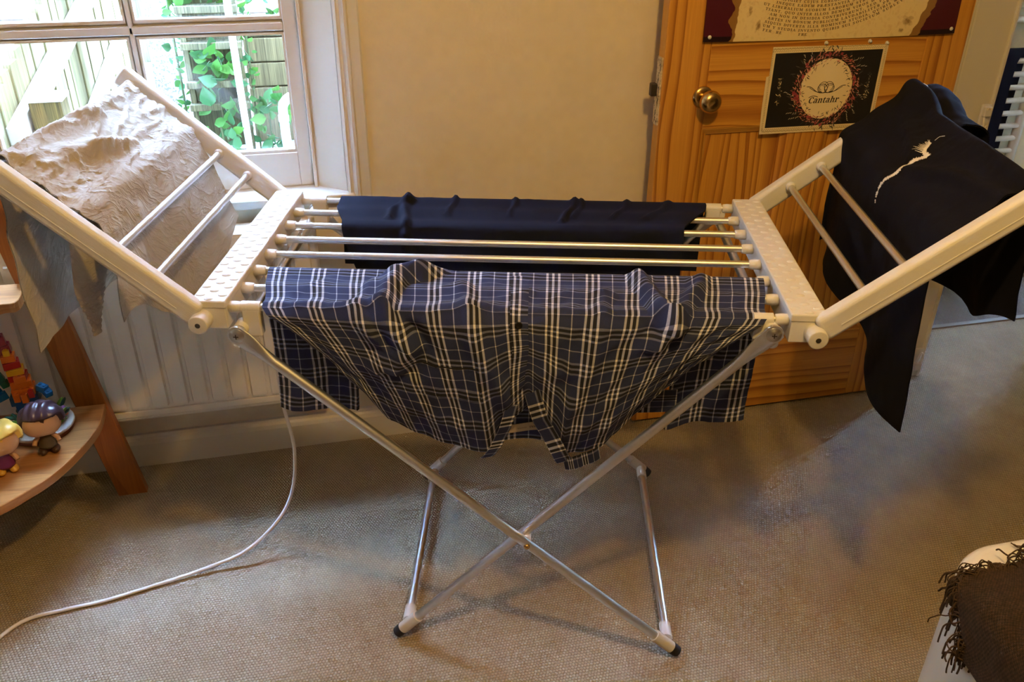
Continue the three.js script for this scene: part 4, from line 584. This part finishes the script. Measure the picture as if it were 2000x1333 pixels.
{
  const t = thing('throw_blanket', 'dark brown woollen throw with a fringe over the white armchair', 'throw', [0.395, 0.615, 1.295]);
  const P = path2([[-0.012, -0.075], [-0.010, -0.03], [-0.006, 0.0], [0.02, 0.016], [0.08, 0.014], [0.13, 0.013], [0.158, -0.004], [0.162, -0.06], [0.17, -0.16]]);
  const f = (u, v) => { const { p } = P.at(u), e = 0.006 * fbm(u * 8, v * 9, 6.1) + 0.008 * Math.max(0, Math.sin(v * 16 + u * 3)) * smooth(0, 0.3, v); const z0 = lerp(0.115, 0.062, smooth(0.0, 0.25, u)) + 0.02 * Math.sin(u * 8) * smooth(0.2, 0.5, u) - 0.03 * smooth(0.5, 0.9, u); const out = u < 0.3 ? 1 : 0; return [p[0] - e * (u < 0.28 ? 1 : 0.2), p[1] + e * (u > 0.2 ? 1 : 0) - (u < 0.2 ? 0.06 * v * (1 - u / 0.2) : 0), lerp(z0, 0.74, v)]; };
  part('blanket', cloth(60, 120, f, (u, v) => [u * 0.4, v * 0.65], 0.007), M.throw, t);
  const yarns = [];
  for (let i = 0; i < 170; i++) {
    const edge = i % 3 === 0, u = edge ? rr(0.24, 0.62) : rr(0.0, 0.3), [x, y, z] = f(u, 0.0), L = rr(0.025, 0.06), n = 8, r = rr(0.0008, 0.0014);
    let q = [x, y + 0.002, z + 0.006], az = rr(-2.6, -0.9), el = edge ? rr(0.0, 0.5) : rr(-0.6, 0.3), turn = rr(-0.9, 0.9); const pts = [q.slice()];
    for (let k = 0; k < n; k++) { const st = L / n; q = [q[0] + Math.cos(az) * Math.cos(el) * st, q[1] + Math.sin(el) * st, q[2] + Math.sin(az) * Math.cos(el) * st]; if (q[0] > -0.004 && q[1] < 0.004 && q[2] > 0.0) { if (q[0] < 0.02) q[0] = -0.005; else q[1] = 0.005; } pts.push(q.slice()); az += turn + rr(-0.45, 0.45); el += rr(-0.75, 0.35) - 0.12; el = clamp(el, -1.5, 0.7); }
    yarns.push(tube(pts, r, 22, 5));
  }
  const fr = part('fringe', merge(yarns), M.yarn, t, 'tangled dark yarn fringe'); fr.userData.kind = 'stuff';
}

// ---------------------------------------------------------------- towel radiator in the hall
{
  const white = mat(lin(0.70, 0.71, 0.70), 0.35), t = thing('towel_radiator', 'white ladder towel radiator seen through the doorway', 'radiator', [1.93, 0, -0.6]);
  for (const x of [-0.2, 0.2]) part('post', rod([x, 0.12, 0], [x, 1.25, 0], 0.017, 18), white, t);
  for (let k = 0; k < 22; k++) { const y = 0.2 + k * 0.0455; if (k === 14 || k === 15) continue; part('rung', rod([-0.19, y, 0.004], [0.19, y, 0.004], 0.0095, 14), white, t); }
  for (const x of [-0.2, 0.2]) part('wall_stay', merge([rod([x, 1.18, 0], [x, 1.18, -0.06], 0.008, 10), box(x - 0.02, x + 0.02, 1.16, 1.2, -0.066, -0.06)]), white, t);
  struct('wall_hall_nib', 'short hall wall carrying the towel radiator', 'wall', box(1.6, 2.6, -0.06, RH, -0.77, -0.665), M.wall);
  const n = thing('navy_towel', 'dark navy towel hanging over the towel radiator', 'towel', [1.93, 0, -0.6]);
  part('towel_cloth', cloth(30, 70, (u, v) => { const y0 = 0.815; let y, z, xr; if (v < 0.45) { y = lerp(0.25, y0, v / 0.45); z = -0.026; } else if (v < 0.55) { const a = (v - 0.45) / 0.1 * Math.PI; y = y0 + 0.016 * Math.sin(a); z = 0.004 - 0.030 * Math.cos(a); } else { y = lerp(y0, 0.36, (v - 0.55) / 0.45); z = 0.034; } xr = lerp(0.165, 0.085, smooth(0.44, 0.58, v)); return [lerp(-0.17, xr, u), y, z + 0.004 * nz(u * 5, v * 6)]; }, (u, v) => [u * 0.3, v], 0.006), M.navy, n);
}

// ---------------------------------------------------------------- garden outside the window
{
  const GY = 0.30;
  struct('ground', 'pale gravelly garden ground outside the window', 'ground', box(-7, 1.1, 0.1, GY, -7, -0.2), mat(lin(0.20, 0.19, 0.16), 1, { bumpMap: plasterBump, bumpScale: 0.01 }));
  const weath = dataTex(128, 512, (u, v) => { const k = 0.72 + 0.35 * (T64(u, v * 0.2) - 0.5) + 0.3 * (cloudy(u, v) - 0.5); return [0.84 * k, 0.80 * k, 0.60 * k]; }, true, 1 / 0.12, 1 / 1.2);
  const wood = [0.95, 0.82, 1.0].map(k => mat(lin(0.44 * k, 0.42 * k, 0.30 * k), 0.9, { map: weath })), railM = mat(lin(0.46, 0.44, 0.38), 0.8), grey = mat(lin(0.34, 0.35, 0.33), 0.9, { map: weath });
  const topAt = z => 0.77 + 0.2 * (-1.13 - z);
  const f = thing('garden_fence', 'pale timber board fence climbing away outside the window', 'fence', [-1.3, GY, -2]);
  for (let i = 0; i < 27; i++) { const z = -0.86 - i * 0.098, h = topAt(z) - GY + 0.004 * Math.sin(i * 9), g = box(-0.012, 0.012, 0, h, -0.045, 0.045, 0.003); const m = part('board', g, wood[i % 3], f); m.position.set(0.003 * Math.sin(i * 3.7), 0, z + 2); }
  const slope = (z0, y0, z1, y1, h, d, name) => { const L = Math.hypot(z1 - z0, y1 - y0), g = new RoundedBoxGeometry(d, h, L, 2, 0.004), m = part(name, g, railM, f); m.position.set(0.014 + d / 2, (y0 + y1) / 2 - GY, (z0 + z1) / 2 + 2); m.rotation.x = Math.atan2(y1 - y0, z0 - z1); };
  slope(-1.0, 0.60, -3.3, 0.93, 0.075, 0.04, 'fence_rail'); slope(-1.75, 0.335, -3.3, 0.575, 0.07, 0.04, 'fence_rail');
  const post = (name, label, x, z, w, h, m) => { const t = thing(name, label, 'post', [x, GY, z]); part('shaft', box(-w / 2, w / 2, 0, h, -w / 2, w / 2, 0.004), m, t); part('cap', box(-w / 2 - 0.008, w / 2 + 0.008, h, h + 0.014, -w / 2 - 0.008, w / 2 + 0.008, 0.004), railM, t); return t; };
  post('newel_post', 'short square timber newel post at the fence foot', -1.186, -1.16, 0.1, 0.385, mat(lin(0.30, 0.25, 0.14), 0.9, { map: weath })); post('fence_post', 'weathered grey post at the far end of the fence', -1.25, -3.64, 0.11, 1.2, grey);
  // pebbledashed pier
  const pebble = dataTex(256, 256, (u, v) => { const k = T64(u, v) * 0.6 + T32(u, v) * 0.4; return k > 0.66 ? [0.62, 0.62, 0.62] : [0.76 + 0.1 * k, 0.76 + 0.1 * k, 0.74 + 0.1 * k]; }, true, 1 / 0.3, 1 / 0.3);
  const pb = thing('pebbledash_pier', 'white pebbledashed garden pier behind the window bar', 'pier', [-0.945, GY, -2.3]); part('pier', box(-0.06, 0.055, 0, 2.2, -0.1, 0.1, 0.01), mat(lin(0.62, 0.63, 0.62), 0.95, { map: pebble, bumpMap: pebble, bumpScale: 0.006 }), pb); part('corner_board', box(0.058, 0.08, 0, 2.2, 0.06, 0.1, 0.003), mat(lin(0.42, 0.45, 0.45), 0.8), pb);
  // timber plant stand
  const s = thing('plant_stand', 'weathered timber ladder plant stand overgrown with leaves', 'plant stand', [-0.69, GY, -1.7]);
  for (const x of [-0.1, 0.1]) part('upright', box(x - 0.011, x + 0.011, 0, 0.82, -0.02, 0.02, 0.003), grey, s);
  for (const y of [0.19, 0.278, 0.425, 0.56, 0.70]) part('step', box(-0.115, 0.115, y, y + 0.028, -0.03, 0.045, 0.004), grey, s);
  part('back_board', box(-0.1, 0.1, 0.02, 0.74, -0.06, -0.045), grey, s);
  const pole = thing('white_pole', 'slim white painted pole in front of the plant stand', 'pole', [-0.597, GY, -1.56]); part('shaft', tube([[0.004, 0, 0], [0.0, 0.25, 0], [-0.002, 0.5, 0.004], [-0.004, 1.1, 0]], 0.0135, 30, 12), mat(lin(0.66, 0.67, 0.66), 0.7), pole);
  const sl = thing('sleeper_wall', 'pale stacked sleeper retaining wall behind the pole', 'garden wall', [0.15, GY, -1.9]);
  for (let k = 0; k < 5; k++) { const y0 = [0, 0.135, 0.235, 0.335, 0.435][k], y1 = [0.131, 0.231, 0.331, 0.431, 0.475][k]; part('sleeper', box(-0.73, 0.9, y0, y1, -0.06 - (k === 4 ? 0.02 : 0), 0.06, 0.006), k === 4 ? grey : mat(lin(0.50, 0.47, 0.45), 0.9, { map: weath }), sl); }
  const dp = thing('downpipe', 'pale blue grey drain pipe at the edge of the window', 'pipe', [-0.448, GY, -1.6]); part('pipe', tube([[0.06, 0.245, -0.02], [0.03, 0.24, -0.01], [0.004, 0.215, 0], [0, 0.16, 0], [0.002, 0, 0]], 0.019, 40, 16), mat(lin(0.40, 0.46, 0.50), 0.4), dp); part('socket', rod([0, 0.15, 0], [0, 0.175, 0], 0.0225, 18), mat(lin(0.40, 0.46, 0.50), 0.4), dp);
  // leaves: a pointed, folded blade
  const lg = (() => { const P = [], I = [], n = 5; for (let i = 0; i <= n; i++) { const t = i / n, w = 0.34 * Math.sin(Math.PI * Math.pow(t, 0.75)) + 0.01; P.push(-w, t, 0.08 * Math.sin(t * 3), 0, t, -0.05 + 0.06 * t, w, t, 0.08 * Math.sin(t * 3)); } for (let i = 0; i < n; i++) for (let k = 0; k < 2; k++) { const a = i * 3 + k; I.push(a, a + 1, a + 4, a, a + 4, a + 3); } const g = new THREE.BufferGeometry(); g.setAttribute('position', new THREE.Float32BufferAttribute(P, 3)); g.setAttribute('uv', new THREE.Float32BufferAttribute(new Float32Array(P.length / 3 * 2), 2)); g.setIndex(I); g.computeVertexNormals(); return g; })();
  const leafM = [[0.045, 0.19, 0.03], [0.07, 0.25, 0.035], [0.03, 0.14, 0.04], [0.10, 0.28, 0.04], [0.05, 0.20, 0.07]].map(c => new THREE.MeshPhysicalMaterial({ color: lin(...c), roughness: 0.6, transmission: 0.25, thickness: 0, side: THREE.DoubleSide }));
  const stemM = mat(lin(0.08, 0.10, 0.04), 0.8);
  const plant = (name, label, base, n, x0, x1, y0, y1, z0, z1, s0, s1) => {
    const t = thing(name, label, 'plant', base);
    part('stem', tube([[0, 0, 0], [(x0 + x1) / 2 * 0.5, (y0 + y1) / 2 * 0.6, 0], [(x0 + x1) / 2, y1 * 0.9, (z0 + z1) / 2]], 0.004, 16, 6), stemM, t);
    for (let i = 0; i < n; i++) { const m = part('leaf', lg, leafM[(i * 7 + (n & 3)) % 5], t), sc = rr(s0, s1); m.position.set(rr(x0, x1), rr(y0, y1), rr(z0, z1)); m.rotation.set(rr(-0.2, 1.2), rr(-1.2, 1.2), rr(-2.4, 2.4)); m.scale.set(sc, sc, sc); }
  };
  plant('climbing_ivy', 'dark ivy climbing between the pier and plant stand', [-0.83, GY, -1.72], 70, -0.03, 0.03, 0.12, 0.80, -0.03, 0.03, 0.025, 0.05);
  plant('broad_leaf_plant', 'bright broad leaves crowding the upper stand step', [-0.70, GY, -1.68], 34, -0.07, 0.09, 0.30, 0.42, -0.01, 0.05, 0.04, 0.075);
  plant('broad_leaf_plant', 'two big leaves on the lower stand step', [-0.68, GY, -1.66], 7, -0.07, 0.06, 0.20, 0.25, -0.01, 0.03, 0.06, 0.09);
  plant('climbing_ivy', 'small ivy leaves winding behind the white pole', [-0.558, GY, -1.70], 44, -0.022, 0.026, 0.1, 0.62, -0.02, 0.03, 0.022, 0.042);
  plant('leafy_shrub', 'loose green shrub growing above the sleeper wall', [-0.42, GY + 0.475, -1.9], 70, -0.2, 0.25, 0.0, 0.42, -0.1, 0.06, 0.05, 0.09);
  plant('leafy_shrub', 'light green foliage at the top of the plant stand', [-0.70, GY, -1.72], 60, -0.12, 0.10, 0.58, 0.98, -0.04, 0.05, 0.04, 0.08);
  plant('low_plant', 'low bright plant at the foot of the plant stand', [-0.68, GY, -1.55], 34, -0.08, 0.06, 0.02, 0.17, -0.05, 0.05, 0.03, 0.06);
  plant('low_plant', 'trefoil leaved plant below the sleepers by the pipe', [-0.51, GY, -1.66], 34, -0.05, 0.06, 0.02, 0.25, -0.05, 0.05, 0.04, 0.07);
}
// tall masses out of view, placed to leave the window only high sky
{
  const brick = mat(lin(0.23, 0.17, 0.13), 0.95, { bumpMap: plasterBump, bumpScale: 0.01 }), pale = mat(lin(0.42, 0.41, 0.39), 0.95);
  const h = struct('sky_blocker_far', 'tall mass mostly out of view, placed to cut the low sky at the garden end', 'house'); h.position.set(-2, 0.1, -5.2);
  part('blocker_wall', box(-5, 5, 0.2, 8.0, -3, 0, 0.02), brick, h); part('blocker_top', box(-5.1, 5.1, 8.0, 8.15, -3.1, 0.15), pale, h);
  part('outhouse', box(-4.2, -1.2, 0.2, 2.3, 0, 1.0, 0.02), pale, h, 'white rendered outhouse');
  const k = struct('sky_blocker_side', 'tall unseen mass beyond the garden fence, placed to cut the low sky', 'house'); k.position.set(-4.6, 0.1, -2.2); part('blocker_wall', box(-2, 0, 0.2, 5.6, -2.6, 2, 0.02), brick, k); part('blocker_top', box(-2.1, 0.12, 5.6, 5.75, -2.6, 2), pale, k);
  const u = struct('sky_blocker_above', 'unseen mass above the room and hall, placed to cut the sky light', 'house'); u.position.set(0, RH + 0.11, 0);
  part('main_block', box(-4, 4, 0, 4, -0.2, 3.5), brick, u); part('blocker_wing', box(1.1, 4, 0, 3.2, -3.6, -0.2), brick, u);
}

// ---------------------------------------------------------------- ceiling lamp (above and behind the view)
{
  const l = thing('pendant_lamp', 'round glowing pendant lamp hanging from the ceiling', 'lamp', [LAMP.at[0], LAMP.at[1], LAMP.at[2]]);
  const glow = new THREE.MeshStandardMaterial({ color: 0xffffff, emissive: lin(...LAMP.color), emissiveIntensity: 2.2, roughness: 0.6 });
  part('lamp_globe', new THREE.SphereGeometry(0.09, 32, 20), glow, l);
  part('lamp_cap', rod([0, 0.085, 0], [0, 0.12, 0], 0.03, 20), M.plastic, l); part('lamp_flex', rod([0, 0.12, 0], [0, RH - LAMP.at[1], 0], 0.004, 8), M.plastic, l);
  const p = new THREE.PointLight(lin(...LAMP.color), LAMP.candela, 0, 2); p.name = 'lamp_light'; p.castShadow = true; p.shadow.radius = LAMP.radius / 0.02; l.add(p);
}
renderer.render(scene, camera);
